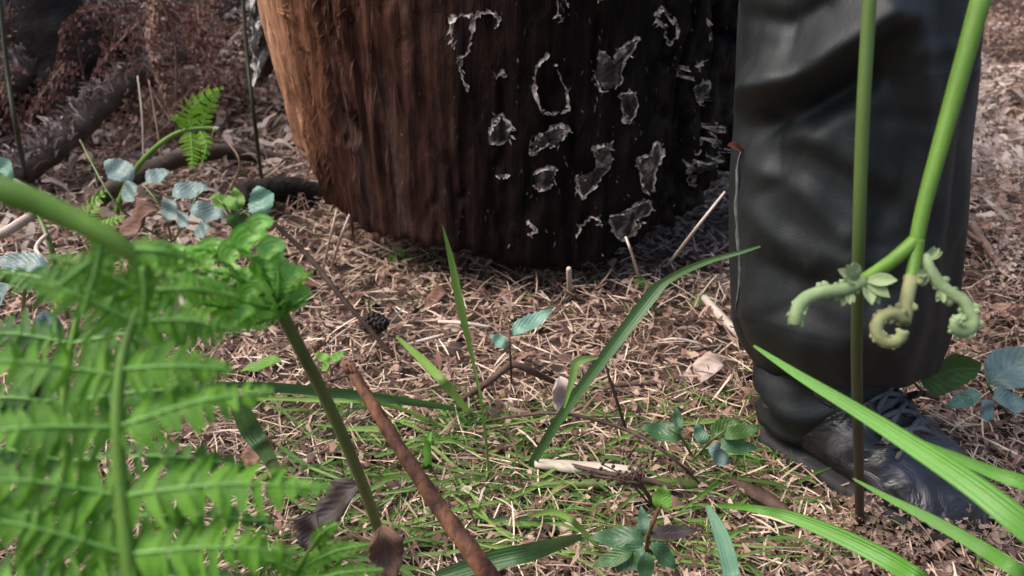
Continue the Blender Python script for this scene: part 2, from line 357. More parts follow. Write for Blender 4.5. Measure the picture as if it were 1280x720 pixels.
# ------------------------------------------------------------------ tree trunk
RIMZ = .045; pc = G(690, 336, RIMZ); YB = pc.y
TR = .274*1.0; TR = .285*(YB*math.cos(PITCH)+(.5-RIMZ)*math.sin(PITCH))*.965/(1-.285*.9*.965); TC = Vector((.004, YB+TR, 0))
def cyl_hit(px, py, off=0.0):
    r = ray(px, py); rr = TR+off
    a = r.x**2+r.y**2; b = 2*((C0.x-TC.x)*r.x+(C0.y-TC.y)*r.y); c = (C0.x-TC.x)**2+(C0.y-TC.y)**2-rr*rr
    D = b*b-4*a*c
    t = (-b-math.sqrt(max(D, 0)))/(2*a)
    return C0+r*t
def th_of(p): return math.atan2(p.x-TC.x, -(p.y-TC.y))    # 0 faces the camera, negative = left
rim = [(362, 212), (373, 240), (395, 268), (424, 290), (490, 301), (560, 309), (620, 324), (660, 331), (700, 337), (740, 328), (800, 301), (850, 272), (885, 242), (905, 215)]
rth, rz = [], []
for q in rim:
    h = cyl_hit(*q); rth.append(th_of(h)); rz.append(h.z)
print('TRUNK', TR, TC, [round(a, 2) for a in rth], [round(a, 3) for a in rz])
NT = 620
th = np.linspace(-np.pi, np.pi, NT, endpoint=False)
zb = np.interp(th, [-np.pi, -1.9]+rth+[1.9, np.pi], [.10, .15]+rz+[.15, .10])
zb = zb+(vn(th*30, th*0, 5)-.5)*.012
zl = np.concatenate([np.linspace(-.055, -.004, 14), np.linspace(0, .75, 200), np.linspace(.77, 1.15, 40)])
TH, ZL = np.meshgrid(th, zl)
ZZ = ZL + zb[None, :]*np.clip(1-ZL/.25, 0, 1)
def trunk_disp(TH, ZZ):
    xx = np.sin(TH)
    wl = np.clip((-.25-xx)*4, 0, 1); wr = np.clip((xx-.40)*3, 0, 1); wm = 1-np.maximum(wl, wr)
    fib = fbm(TH*34, ZZ*5+TH*2, 21, 4)-.47
    fib2 = np.abs(fbm(TH*16+ZZ*1.2, ZZ*3.2, 31, 3)-.44)
    gouge = np.clip(fbm(TH*13, ZZ*9, 77, 3)-.56, 0, 1)
    bark = np.abs(fbm(TH*11, ZZ*11, 41, 4)-.47)
    bark2 = fbm(TH*30, ZZ*34, 47, 3)-.45
    und = fbm(TH*2.2+9, ZZ*2.2, 61, 2)-.4
    return -.047*np.clip((.44-ZZ)/.34, 0, 1)**1.6*np.clip((-xx-.35)/.65, 0, 1) + und*.03 + wl*(fib*.030-fib2*.03-gouge*.13) + wm*(fib*.012+(fbm(TH*18, ZZ*12, 51, 4)-.47)*.016-.006*np.clip(.07-np.abs(fbm(TH*9, ZZ*6, 53, 3)-.45), 0, 1)/.07) + wr*(-.045*np.clip(.13-bark, 0, 1)/.13+bark2*.045+.014)
UN = np.clip(-ZL/.055, 0, 1); ZZ = np.where(ZL < 0, zb[None, :]*(1-UN)+(-.012)*UN, ZZ)
rad = TR + trunk_disp(TH, np.maximum(ZZ, 0)) - TR*.58*UN**.32 - .004*np.clip(1-ZL/.02, 0, 1)**2
top = np.clip((ZZ-.95)/.2, 0, 1); ZZ = ZZ - top*fbm(TH*6, TH*0, 5)*.5*top
V = np.stack([TC.x+np.sin(TH)*rad, TC.y-np.cos(TH)*rad, ZZ], -1).reshape(-1, 3)
nz = len(zl); idx = np.arange(NT*nz).reshape(nz, NT); nxt = np.roll(idx, -1, 1)
F = np.stack([idx[:-1], nxt[:-1], nxt[1:], idx[1:]], -1).reshape(-1, 4)
cB, cT = len(V), len(V)+1
V = np.concatenate([V, [[TC.x, TC.y, .06], [TC.x, TC.y, .95]]])
Fb = np.stack([nxt[0], idx[0], np.full(NT, cB), np.full(NT, cB)], -1)[:, :3]
m, nt, b, o_ = newmat('trunk_wood')
tc = nt.nodes.new('ShaderNodeTexCoord'); sx = nt.nodes.new('ShaderNodeSeparateXYZ'); nt.links.new(tc.outputs['Object'], sx.inputs[0])
nb = noise(nt, 5, (1, 1, .35), 4); nf = noise(nt, 42, (1, 1, .13), 6, .7, 1.0); nf2 = noise(nt, 130, (1, 1, .05), 4, .6); nb2 = noise(nt, 26, (1, 1, .35), 6, .72, .8)
xx = math_n(nt, 'ADD', math_n(nt, 'ADD', sx.outputs[0], math_n(nt, 'MULTIPLY', math_n(nt, 'SUBTRACT', nb, .5), .30)), math_n(nt, 'MULTIPLY', math_n(nt, 'SUBTRACT', nf, .5), .16))
fac = math_n(nt, 'ADD', math_n(nt, 'ADD', xx, .5), math_n(nt, 'MULTIPLY', math_n(nt, 'SUBTRACT', .27, sx.outputs[2]), .30))
zone = ramp(nt, [(.02, (.50, .34, .235)), (.14, (.42, .245, .15)), (.22, (.20, .095, .053)), (.27, (.066, .029, .019)), (.36, (.030, .014, .011)), (.46, (.0125, .0062, .0048)), (.58, (.0070, .0042, .0036)), (.70, (.006, .0042, .0038)), (.80, (.016, .0125, .011)), (.9, (.028, .022, .020))], fac)
msk = ramp(nt, [(.22, (0, 0, 0)), (.28, (1, 1, 1)), (.40, (.9, .9, .9)), (.47, (0, 0, 0))], fac)
stk = ramp(nt, [(.50, (0, 0, 0)), (.66, (.75, .75, .75))], noise(nt, 20, (1, 1, .10), 5, .7, .8))
zone = mixc(nt, 'MIX', math_n(nt, 'MULTIPLY', msk, stk), zone, (.105, .070, .062))
col = mixc(nt, 'MULTIPLY', .85, zone, ramp(nt, [(.30, (.24, .18, .16)), (.44, (.85, .8, .78)), (.62, (1.45, 1.4, 1.35))], nf))
col = mixc(nt, 'MULTIPLY', .6, col, ramp(nt, [(.35, (.5, .45, .42)), (.6, (1.15, 1.12, 1.1))], nf2))
col = mixc(nt, 'MULTIPLY', .6, col, ramp(nt, [(.36, (.10, .08, .075)), (.47, (.8, .78, .76)), (.62, (1.25, 1.2, 1.2))], nb2))
nt.links.new(col, b.inputs['Base Color']); b.inputs['Roughness'].default_value = .62; b.inputs['Specular IOR Level'].default_value = .09
bump(nt, b, math_n(nt, 'ADD', math_n(nt, 'ADD', nf, nb2), math_n(nt, 'MULTIPLY', nf2, .5)), .8, .010); M['trunk'] = m
trunk = empty('dead_tree', TC, 'massive dead tree trunk, bare orange wood turning black with pale bark scars', 'tree trunk')
def child_np(name, V, F, mat, parent):
    o = np_mesh(name, V-np.array(parent.location), F, mat); o.parent = parent; return o
tk = child_np('trunk', V, F, M['trunk'], trunk)
mb = MB(); mb.v = [tuple(p) for p in V[idx[0]]]+[tuple(V[cB])]; mb.f = [((k+1) % NT, k, NT) for k in range(NT)]
mb.build('cut_base', M['logdark'], trunk)
mb = MB(); mb.v = [tuple(p) for p in V[idx[-1]]]+[tuple(V[cT])]; mb.f = [(k, (k+1) % NT, NT) for k in range(NT)]
mb.build('broken_top', M['logdark'], trunk)
def on_trunk(px, py, off):
    p = cyl_hit(px, py); t = th_of(p)
    r = TR+float(trunk_disp(np.array([t]), np.array([p.z]))[0])+off
    for _ in range(2):
        p = cyl_hit(px, py, r-TR); t = th_of(p); r = TR+float(trunk_disp(np.array([t]), np.array([p.z]))[0])+off
    return Vector((TC.x+math.sin(t)*r, TC.y-math.cos(t)*r, p.z))
scars = [
 ([(562,27),(572,20),(590,22),(588,50),(580,70),(567,65),(565,45)],1),([(590,22),(605,15),(622,22),(620,37)],0),([(575,70),(577,90),(584,115)],0),
 ([(619,98),(626,90),(632,97)],0),([(692,55),(697,85),(709,117),(710,137),(690,142),(676,137),(668,102),(672,82),(685,67)],0),
 ([(625,142),(637,155),(637,172),(625,179),(612,175),(614,160),(620,150)],2),([(662,192),(670,172),(685,165),(697,157),(710,160),(705,172),(695,182),(685,180),(675,187)],2),
 ([(667,217),(692,210),(692,227),(682,235),(670,234)],2),([(720,222),(740,220),(747,205),(745,187),(760,182),(767,200),(755,217),(740,235),(727,247)],2),
 ([(797,197),(812,192),(822,177),(826,195),(817,215),(815,240),(805,235),(800,215)],2),([(762,272),(787,260),(810,252),(812,265),(792,275),(787,295),(772,297)],2),
 ([(722,297),(727,280),(742,271),(754,282)],0),([(792,295),(800,280),(817,282)],0),
 ([(742,90),(752,65),(770,80),(775,62),(800,46),(790,62),(778,80),(775,105),(755,115),(746,100)],2),([(777,117),(792,117),(797,135),(787,152),(780,142)],2),
 ([(820,22),(827,12),(845,27),(845,50),(835,55),(832,37)],1),([(697,-6),(707,-4),(706,22),(699,20)],1),([(860,177),(877,172),(882,192),(870,200)],1),
 ([(847,95),(862,86),(880,77)],0),([(887,160),(896,155),(899,170),(892,177)],1),([(890,185),(897,183),(896,210),(892,228)],0),([(657,275),(670,287),(660,292)],0),([(620,220),(635,220)],0),
 ([(640,-40),(655,-34),(652,-12),(638,-14)],1),([(868,110),(880,104),(884,122),(874,130)],2),([(858,212),(868,205),(872,222),(862,230)],2),([(875,30),(888,26),(886,52)],0),([(735,-20),(752,-12),(748,4)],0)]
m, nt, b, o_ = newmat('scar_edge'); n1 = noise(nt, 160, detail=4)
nt.links.new(ramp(nt, [(.36, (.05, .04, .035)), (.5, (.26, .215, .19)), (.68, (.55, .49, .44))], n1), b.inputs['Base Color']); b.inputs['Roughness'].default_value = .7; M['scar'] = m
M['scar_in'] = mat_simple('scar_inner', [(.36, (.006, .0045, .004)), (.52, (.018, .012, .010)), (.60, (.12, .09, .08)), (.72, (.30, .25, .22))], 55, rough=.7)
rs = random.Random(3)
for pts, mode in scars:
    mb = MB(); closed = mode > 0
    pp = [Vector((a, b_, 0)) for a, b_ in pts]
    if closed: pp = pp+[pp[0]]
    n = max(6, len(pp)*5); pp = spline(pp, n)
    w3 = [on_trunk(p.x+rs.uniform(-1.4, 1.4), p.y+rs.uniform(-1.4, 1.4), .0015) for p in pp]
    ph = rs.uniform(0, 6)
    k = 0
    while k < n-2:                     # broken ragged ribbons along the outline
        ln = rs.randrange(3, 9); seg = w3[k:k+ln+1]
        if len(seg) > 1 and rs.random() > .16:
            wm = rs.uniform(.0025, .0095)
            mb.blade([q+Vector((rs.uniform(-.0012, .0012), rs.uniform(-.002, 0), rs.uniform(-.0012, .0012))) for q in seg], [wm*rs.uniform(.25, 1.15) if 0 < i < len(seg)-1 else wm*.2 for i in range(len(seg))], nrm=(rs.uniform(-.5, .5), -1, rs.uniform(-.2, .8)), fold=rs.uniform(.2, .9))
        k += max(2, ln-1)
    for _ in range(max(3, n//4)):     # frayed chips along the edge
        k = rs.randrange(n-1); q = w3[k]; e = q+Vector((rs.uniform(-.007, .007), -.002, rs.uniform(-.008, .008)))
        wm = rs.uniform(.0006, .0026); mb.blade([q, q.lerp(e, .5), e], [wm, wm*1.3, .0003], nrm=(rs.uniform(-.4, .4), -1, .3), fold=.5)
    s = mb.build('bark_scar', M['scar'], trunk)
    if mode == 2:
        mb = MB(); c = sum((Vector((a, b_, 0)) for a, b_ in pts), Vector())/len(pts)
        rows = []
        for f in (0.02, .35, .65, .92): rows.append([on_trunk(c.x+(p.x-c.x)*f, c.y+(p.y-c.y)*f, .002+.003*(1-f)+rs.uniform(-.001, .001)) for p in pp[:-1]])
        mb.grid(rows, True); mb.build('flake', M['scar_in'], s)
mb = MB()
for i in range(150):
    px = rs.triangular(430, 912, 860); py = rs.uniform(-50, 318); 
    if py > 330-abs(px-690)**2*.0014: continue
    q = on_trunk(px, py, .001); l = rs.uniform(.002, .010); a = rs.gauss(1.57, .5); e = q+Vector((math.cos(a)*l*.6, -.001, -math.sin(a)*l)); wm = rs.uniform(.0008, .003)
    mb.blade([q, q.lerp(e, .5)+Vector((0, -.0015, 0)), e], [wm*.4, wm, .0003], nrm=(rs.uniform(-.4, .4), -1, .4), fold=.5)
tag(mb.build('bark_flecks', M['scar_in'], trunk), kind='stuff')
# torn splinters along the orange side
mb = MB()
for i in range(150):
    px = rs.triangular(345, 520, 385); py = rs.uniform(-60, 280)
    if py > 150+ (px-345)*1.3 or px < 338+py*.16: continue
    L = rs.uniform(12, 60); a = rs.uniform(-.12, .2); pts = []
    for k in range(5):
        u = k/4; pts.append(on_trunk(px+a*L*u, py+L*u, .0015+.006*(u if i % 2 else 1-u)**2))
    wv = rs.uniform(.0015, .0045)
    mb.blade(pts, [wv*.2, wv, wv*1.1, wv*.7, wv*.1], nrm=(-.4, -.9, .1), fold=.35)
tag(mb.build('torn_splinters', M['trunk'], trunk), kind='stuff')
# peeled bark slab hanging off the left edge
m, nt, b, o_ = newmat('peeled_bark'); n1 = noise(nt, 34, (1, 1, .4), 4, .7, .6)
nt.links.new(ramp(nt, [(.48, (.012, .010, .009)), (.55, (.05, .045, .042)), (.60, (.50, .47, .45)), (.68, (.62, .60, .58))], n1), b.inputs['Base Color']); b.inputs['Roughness'].default_value = .8
bump(nt, b, n1, .8, .01); M['peeled'] = m
mb = MB(); rows = []; dpt = dep(TC+Vector((-TR, 0, .35)))
for k in range(26):
    py = -60+k*6.6; u = k/25
    x0 = 303+u*14+3*math.sin(k*1.7); x1 = 330+u*17+2*math.sin(k*2.3)
    if u > .85: x1 -= (u-.85)*120
    r = []
    for j in range(7):
        v = j/6; d = dpt+.03-.02*math.sin(v*3.14)+.006*math.sin(k*.9+j*1.3)
        r.append(P(x0+(x1-x0)*v, py+4*math.sin(j*2.1+k), d))
    rows.append(r)
back = [[p+Vector((.0, .02, 0)) for p in r] for r in rows]
mb.grid([a+list(reversed(b_)) for a, b_ in zip(rows, back)], True)
mb.build('loose_bark', M['peeled'], trunk)
# black tube standing for the shaded gap between slab and wood
mb = MB()
mb.tube([on_trunk(333, -50, .0), on_trunk(338, 20, -.004), on_trunk(344, 70, -.004), on_trunk(350, 105, -.006)], [.012, .011, .008, .003], 8, rough=.3, seed=4)
mb.build('gap_shade', M['logdark'], trunk)

# ------------------------------------------------------------------ person: one trouser leg and boot
heel = G(966, 548); toe = G(1216, 690)
ud = Vector((toe.x-heel.x, toe.y-heel.y, 0)); BL = ud.length; ud.normalize(); vd = Vector((-ud.y, ud.x, 0)); wd = Vector((0, 0, 1))
heel = Vector((heel.x, heel.y, gzs(heel.x, heel.y)+.004))
print('BOOT LEN', BL, heel, toe)
ank = heel+ud*(BL*.30)
YL = ank.y+.005
person = empty('person', Vector((ank.x, YL, gzs(ank.x, YL))), 'person in black waterproof trousers and a scuffed dark boot beside the trunk', 'person')
edges = [(-340, 935, 1262), (-200, 930, 1252), (-100, 926, 1244), (0, 921, 1232), (60, 919, 1227), (120, 917, 1221), (200, 911, 1212), (300, 911, 1204), (380, 914, 1196), (420, 918, 1191), (470, 926, 1184)]
ez, ec, er = [], [], []
for py, a, b_ in edges:
    r = ray((a+b_)/2, py); t = (YL-C0.y)/r.y; p = C0+r*t
    d = t; ez.append(p.z); ec.append(p.x); er.append((b_-a)/2/FPX*d*.985)
o_ = np.argsort(ez); ez = np.array(ez)[o_]; ec = np.array(ec)[o_]; er = np.array(er)[o_]
print('LEG', ez.round(3), ec.round(3), er.round(3))
hem = .136
NA = 220; zz = np.concatenate([np.linspace(0, .45, 190), np.linspace(.46, .95, 30)])
ang = np.linspace(-math.pi, math.pi, NA, endpoint=False)     # 0 faces the camera
ridges = [((890, 122), (1000, 92), (1110, 10), .027, 27), ((915, 158), (990, 146), (1090, 100), -.016, 19), ((985, 150), (1040, 190), (1120, 235), .006, 20),
          ((950, 190), (1040, 205), (1120, 245), -.006, 24), ((915, 250), (960, 290), (1010, 330), .006, 18), ((930, 330), (1010, 360), (1120, 372), -.007, 24),
          ((925, 395), (1010, 425), (1120, 430), .008, 26), ((1150, 20), (1165, 120), (1170, 240), .006, 20), ((1110, 60), (1120, 180), (1110, 300), -.006, 26), ((930, 20), (980, 30), (1030, 8), -.005, 14),
          ((938, 62), (985, 88), (1045, 78), 0.0017, 11), ((925, 205), (990, 232), (1060, 300), 0.0020, 12), ((1118, 90), (1150, 180), (1140, 270), -0.0019, 12), ((990, 298), (1060, 330), (1140, 318), 0.0019, 13),
          ((920, 290), (945, 330), (985, 350), -0.0017, 11), ((1095, 40), (1140, 66), (1195, 58), 0.0019, 12), ((935, 246), (1000, 218), (1085, 262), -0.0017, 11), ((1040, 120), (1100, 150), (1190, 150), -0.0016, 12), ((1160, 250), (1120, 300), (1060, 290), 0.0016, 11), ((940, 400), (990, 385), (1060, 410), -0.0019, 12), ((1120, 390), (1160, 360), (1190, 310), 0.0019, 12)]
def segd(px, py, pts):
    best = 1e9
    for a, b_ in zip(pts[:-1], pts[1:]):
        ax, ay = a; bx, by = b_; t = max(0, min(1, ((px-ax)*(bx-ax)+(py-ay)*(by-ay))/((bx-ax)**2+(by-ay)**2)))
        best = min(best, math.hypot(px-ax-(bx-ax)*t, py-ay-(by-ay)*t))
    return best
rows = []
for u in zz:
    row = []
    for a in ang:
        h0 = hem - .060*math.exp(-((a+1.95)/.62)**2) + .012*math.exp(-((a-1.5)/.7)**2) + .006*math.sin(3*a+1)
        z = h0+u*(1-(h0-hem)/.95*0)
        zc = max(z, ez[0]-.02)
        r = float(np.interp(zc, ez, er)); c = float(np.interp(zc, ez, ec))
        gth = max(0, 1-u/.075); r *= 1-.17*gth**1.5*(1+.12*math.sin(5*a+2)); c += .006*gth
        r += (float(fbm(a*1.1+3, z*9, 5, 3))-.43)*.012*(1 if abs(a) < 2 else .6)+(abs(float(fbm(a*2.2+z*3, z*7-a*1.2, 15, 2))-.45)-.05)*.024
        p = Vector((c+math.sin(a)*r, YL-math.cos(a)*r*1.02, z))
        if abs(a) < 1.75 and z < .5:
            qx, qy = proj(p); dd = 0
            for g in ridges: dd += g[3]*math.exp(-(segd(qx, qy, g[:3])/g[4])**2)
            p += Vector((math.sin(a), -math.cos(a), 0))*dd*min(1, (1.75-abs(a))*1.6)
        row.append(p)
    qs = [proj(p) for p in row]; il = min(range(NA), key=lambda j: qs[j][0]); ir = max(range(NA), key=lambda j: qs[j][0])
    yy = (qs[il][1]+qs[ir][1])/2; ey = [e_[0] for e_ in edges]
    ta = float(np.interp(yy, ey, [e_[1] for e_ in edges])); tb_ = float(np.interp(yy, ey, [e_[2] for e_ in edges])); gx = 30*max(0, 1-u/.06)**1.6
    ta += gx*1.1; tb_ -= gx*.6; k_ = (tb_-ta)/(qs[ir][0]-qs[il][0])
    xl = row[il].x; tx = (ta-640)/FPX*dep(row[il])
    if u < .5: last = (k_, tx-xl)
    row = [Vector((tx+(p.x-xl)*k_, p.y, p.z)) for p in row] if u < .5 else [Vector((xl+last[1]+(p.x-xl)*last[0], p.y, p.z)) for p in row]
    rows.append(row)
mb = MB(); inner = [[Vector((person.location.x*.04+p.x*.96, YL*.04+p.y*.96, p.z+.001)) for p in rows[k]] for k in (45, 0)]
mb.grid(inner+rows, True)
m, nt, b, o_ = newmat('waterproof_fabric')
n1 = noise(nt, 9, (1, 1, .6), 4); n2 = noise(nt, 900, detail=2); n3 = noise(nt, 60, (1, 1, .4), 5, .7, .5)
c_ = ramp(nt, [(.3, (.0042, .0062, .0066)), (.7, (.0082, .0110, .0115))], n1)
c_ = mixc(nt, 'MIX', ramp(nt, [(.62, (0, 0, 0)), (.8, (.3, .3, .3))], n3), c_, (.035, .039, .041))
c_ = mixc(nt, 'MIX', ramp(nt, [(.70, (0, 0, 0)), (.76, (.5, .5, .5))], noise(nt, 330, detail=3, rough=.7)), c_, (.09, .085, .075))
nt.links.new(c_, b.inputs['Base Color'])
nt.links.new(ramp(nt, [(.3, (.50,)*3), (.7, (.66,)*3)], n3), b.inputs['Roughness']); b.inputs['Specular IOR Level'].default_value = .40
n5 = noise(nt, 24, (1, 1, 1.6), 4, .6, 1.2)
bump(nt, b, math_n(nt, 'ADD', math_n(nt, 'ADD', math_n(nt, 'MULTIPLY', n2, .25), math_n(nt, 'MULTIPLY', n3, .5)), math_n(nt, 'MULTIPLY', n5, .25)), .4, .003); M['fabric'] = m
trous = mb.build('trousers', M['fabric'], person)
M['seam'] = mat_simple('seam', [(.3, (.02, .021, .021)), (.7, (.20, .21, .195))], 60, rough=.6)
trows = rows; mb = MB(); ia = int((-1.50+math.pi)/(2*math.pi)*NA)
mb.tube([rows[k][ia]+Vector((-.001, -.001, 0)) for k in range(30, 94, 4)], [.0004+.0018*math.sin(math.pi*(k+.3)/16)*(1+.3*math.sin(k*2.1)) for k in range(16)], 6)
mb.build('seam', M['seam'], trous)
cuff = []
for k in range(22):
    u = k/21; z = .066+.115*u; row = []
    for a in np.linspace(-math.pi, math.pi, 72, endpoint=False):
        r = .074*(1-.12*(1-u)) + .006*math.sin(u*13+2.1*math.sin(a)+a)+(float(fbm(a*2.2+8, z*40, 9, 3))-.45)*.014
        sg_ = -1 if math.sin(a) < 0 else 1
        row.append(Vector((ank.x+.004+math.sin(a)*r*1.04, YL+.012-math.cos(a)*r*.86, z+.016*math.sin(a)+.006*math.sin(3*a)-.014*max(0, -math.sin(a))+.05*(1-u)*max(0, math.cos(a-.9)))))
    cuff.append(row)
mb = MB(); mb.grid(cuff, True); cf = mb.build('cuff', M['fabric'], person)
so = cf.modifiers.new('thick', 'SOLIDIFY'); so.thickness = .003
# boot
st = [  # t, half width, top height, lateral
 (-.02, .012, .050, 0), (.0, .028, .075, 0), (.05, .038, .090, 0), (.14, .042, .105, 0), (.30, .045, .115, .0), (.42, .047, .108, .001), (.54, .049, .090, .003), (.66, .052, .072, .005), (.78, .052, .059, .005), (.88, .046, .049, .004), (.95, .037, .043, .002), (.99, .024, .033, 0), (1.01, .010, .024, 0)]
mb = MB(); rows_b = []
T = np.linspace(-.02, 1.01, 46); stt = [s_[0] for s_ in st]
for t in T:
    w_ = float(np.interp(t, stt, [s_[1] for s_ in st])); h_ = float(np.interp(t, stt, [s_[2] for s_ in st])); l_ = float(np.interp(t, stt, [s_[3] for s_ in st]))
    # flex creases over the instep
    cre = .0075*math.sin((t-.5)*58)*math.exp(-((t-.58)/.13)**2)
    row = []
    for k in range(32):
        a = 2*math.pi*k/32; ca, sa = math.cos(a), math.sin(a)
        e = .62
        x = w_*math.copysign(abs(ca)**e, ca); y = (h_-.02)*.5*math.copysign(abs(sa)**.75, sa)+(h_-.02)*.5+.018
        if sa > 0: x *= 1-.28*(sa**2)*(1 if t < .6 else .55); y += cre*sa
        row.append(heel+ud*(BL*t)+vd*(x+l_)+wd*y)
    rows_b.append(row)
b0 = mb.grid(rows_b, True)
mb.f.append(tuple(b0+k for k in reversed(range(32)))); mb.f.append(tuple(b0+45*32+k for k in range(32)))
rows_s = []
for k in range(26):
    u = k/25; z = .045+.165*u
    cx = BL*(.25-.03*u); rx = (.066-.014*min(1, u*2.2)); ry = .044-.004*min(1, u*2)+.004*u
    row = []
    for j in range(32):
        a = 2*math.pi*j/32; f = 1+.075*math.sin(u*27+math.cos(a)*2.2+math.sin(a)*1.3)*(1 if math.cos(a) > -.4 else .5)+.03*math.sin(u*11+a*2)
        row.append(heel+ud*(cx+rx*math.cos(a)*f)+vd*(ry*math.sin(a)*f)+wd*z)
    rows_s.append(row)
b1 = mb.grid(rows_s, True); mb.f.append(tuple(b1+k for k in reversed(range(32)))); mb.f.append(tuple(b1+25*32+k for k in range(32)))
m, nt, b, o_ = newmat('boot_leather'); n1 = noise(nt, 20, (1, 1, 1.5), detail=4, rough=.55, dist=1.2); n2 = noise(nt, 14, (1, 1, 1), 3); n4 = noise(nt, 220, detail=3)
c_ = ramp(nt, [(.36, (.005, .005, .006)), (.54, (.015, .0145, .018)), (.70, (.085, .08, .088))], n1)
c_ = mixc(nt, 'MIX', ramp(nt, [(.58, (0, 0, 0)), (.72, (.7, .7, .7))], n2), c_, (.014, .017, .034))
nt.links.new(c_, b.inputs['Base Color']); nt.links.new(ramp(nt, [(.3, (.30,)*3), (.7, (.5,)*3)], n1), b.inputs['Roughness'])
bump(nt, b, math_n(nt, 'ADD', n1, math_n(nt, 'MULTIPLY', n4, .03)), .8, .012); M['leather'] = m
boot = mb.build('boot', M['leather'], person)
rm = boot.modifiers.new('fuse', 'REMESH'); rm.mode = 'VOXEL'; rm.voxel_size = .0032; rm.use_smooth_shade = True
sm = boot.modifiers.new('smooth', 'SMOOTH'); sm.factor = .6; sm.iterations = 5
M['rubber'] = mat_simple('rubber', [(.3, (.010, .010, .011)), (.6, (.022, .021, .021)), (.8, (.10, .075, .055))], 60, rough=.75)
mb = MB(); rows_o = []
def sole_outline(t): return float(np.interp(t, stt, [s_[1] for s_ in st]))-.001
outl = [(t, 1) for t in np.linspace(-.03, 1.02, 60)]+[(t, -1) for t in np.linspace(1.02, -.03, 60)]
for z, gr in ((-.004, 0), (.006, 0), (.0062, .0025), (.016, .003), (.022, .001), (.024, -.004)):
    row = []
    for i, (t, s_) in enumerate(outl):
        lug = .0028 if (z < .0065 and (i//2) % 2) else 0
        row.append(heel+ud*(BL*t)+vd*(s_*(sole_outline(t)+gr-lug)+float(np.interp(t, stt, [q[3] for q in st])))+wd*z)
    rows_o.append(row)
b2 = mb.grid(rows_o, True); n = len(outl); mb.f.append(tuple(b2+k for k in reversed(range(n)))); mb.f.append(tuple(b2+5*n+k for k in range(n)))
mb.build('sole', M['rubber'], boot)
M['lace'] = mat_simple('lace', [(.3, (.03, .03, .034)), (.7, (.15, .15, .165))], 60, rough=.8)
def boot_top(t, v):     # point on the upper at length t, sideways v in [-1,1]
    w_ = float(np.interp(t, stt, [s_[1] for s_ in st])); h_ = float(np.interp(t, stt, [s_[2] for s_ in st]))
    return heel+ud*(BL*t)+vd*(w_*.66*v)+wd*(h_+.004-.016*abs(v)**2.2)
for i, t in enumerate((.40, .47, .54, .61)):
    for s_ in (-1, 1):
        mb = MB(); mb.tube([boot_top(t+.06*(v+1)/2*s_*s_, v*s_*.85) for v in np.linspace(-1, 1, 9)], .0026, 6)
        mb.build('lace', M['lace'], boot)
mb = MB()
for s_ in (-1, 1):
    mb.tube([boot_top(t, s_*(.74+.1*math.sin(t*9)))+wd*.001 for t in np.linspace(.36, .66, 12)], [.0035]*12, 6, squash=.6)
mb.build('eyelet_panel', M['leather'], boot)
mb = MB(); mb.tube([heel+ud*(BL*t)+vd*(s_*(sole_outline(t)-.004))+wd*(.040+.012*math.sin(t*5)) for s_, t in [(-1, q) for q in np.linspace(.55, .1, 14)]], .0022, 6)
mb.build('side_seam', M['leather'], boot)

# ------------------------------------------------------------------ bracken building blocks
def pinna(mb, path, nrm, wid, n, lean=.35, droop=.25, spread=1.0, prof=None, jit=.0, curl=0.0, rib=.0, sides=(-1, 1), seed=0, twist=0.0):
    rd = random.Random(seed); pts = spline(path, n+1); nrm = Vector(nrm)
    for i in range(n):
        t = (i+.5)/n; p = pts[i].lerp(pts[i+1], .5); T = (pts[i+1]-pts[i]); sp = T.length; T.normalize()
        S = T.cross(nrm).normalized(); N = S.cross(T)
        pr = prof(t) if prof else (1-t**1.7)*(.78+.22*min(1, t*5))+.06
        for s in sides:
            L = wid*pr*rd.uniform(1-jit, 1+jit); le = lean+rd.uniform(-jit, jit)*.7
            d = (S*s*math.cos(le)+T*math.sin(le)).normalized(); sv = d.cross(N).normalized(); hw = sp*.5*spread
            dr = droop+rd.uniform(-jit, jit)*.8; rows = []
            for u, ww in ((0, 1.06), (.3, .95), (.6, .74), (.86, .44), (1.0, .10)):
                ca = curl*u*u*rd.uniform(.6, 1.4)
                if twist and u == 0:
                    ta = rd.gauss(0, twist); sv, N = sv*math.cos(ta)+N*math.sin(ta), N*math.cos(ta)-sv*math.sin(ta)
                c = p+d*(L*(u-.25*ca*u))-N*(dr*L*u*u)+N*(ca*L*.35)
                rows.append([c-sv*hw*ww+N*(hw*.12), c-N*hw*.14, c+sv*hw*ww+N*(hw*.12)])
            mb.grid(rows, st=.5)
    if rib: mb.tube(pts, [rib*(1-.8*i/n) for i in range(n+1)], 5)
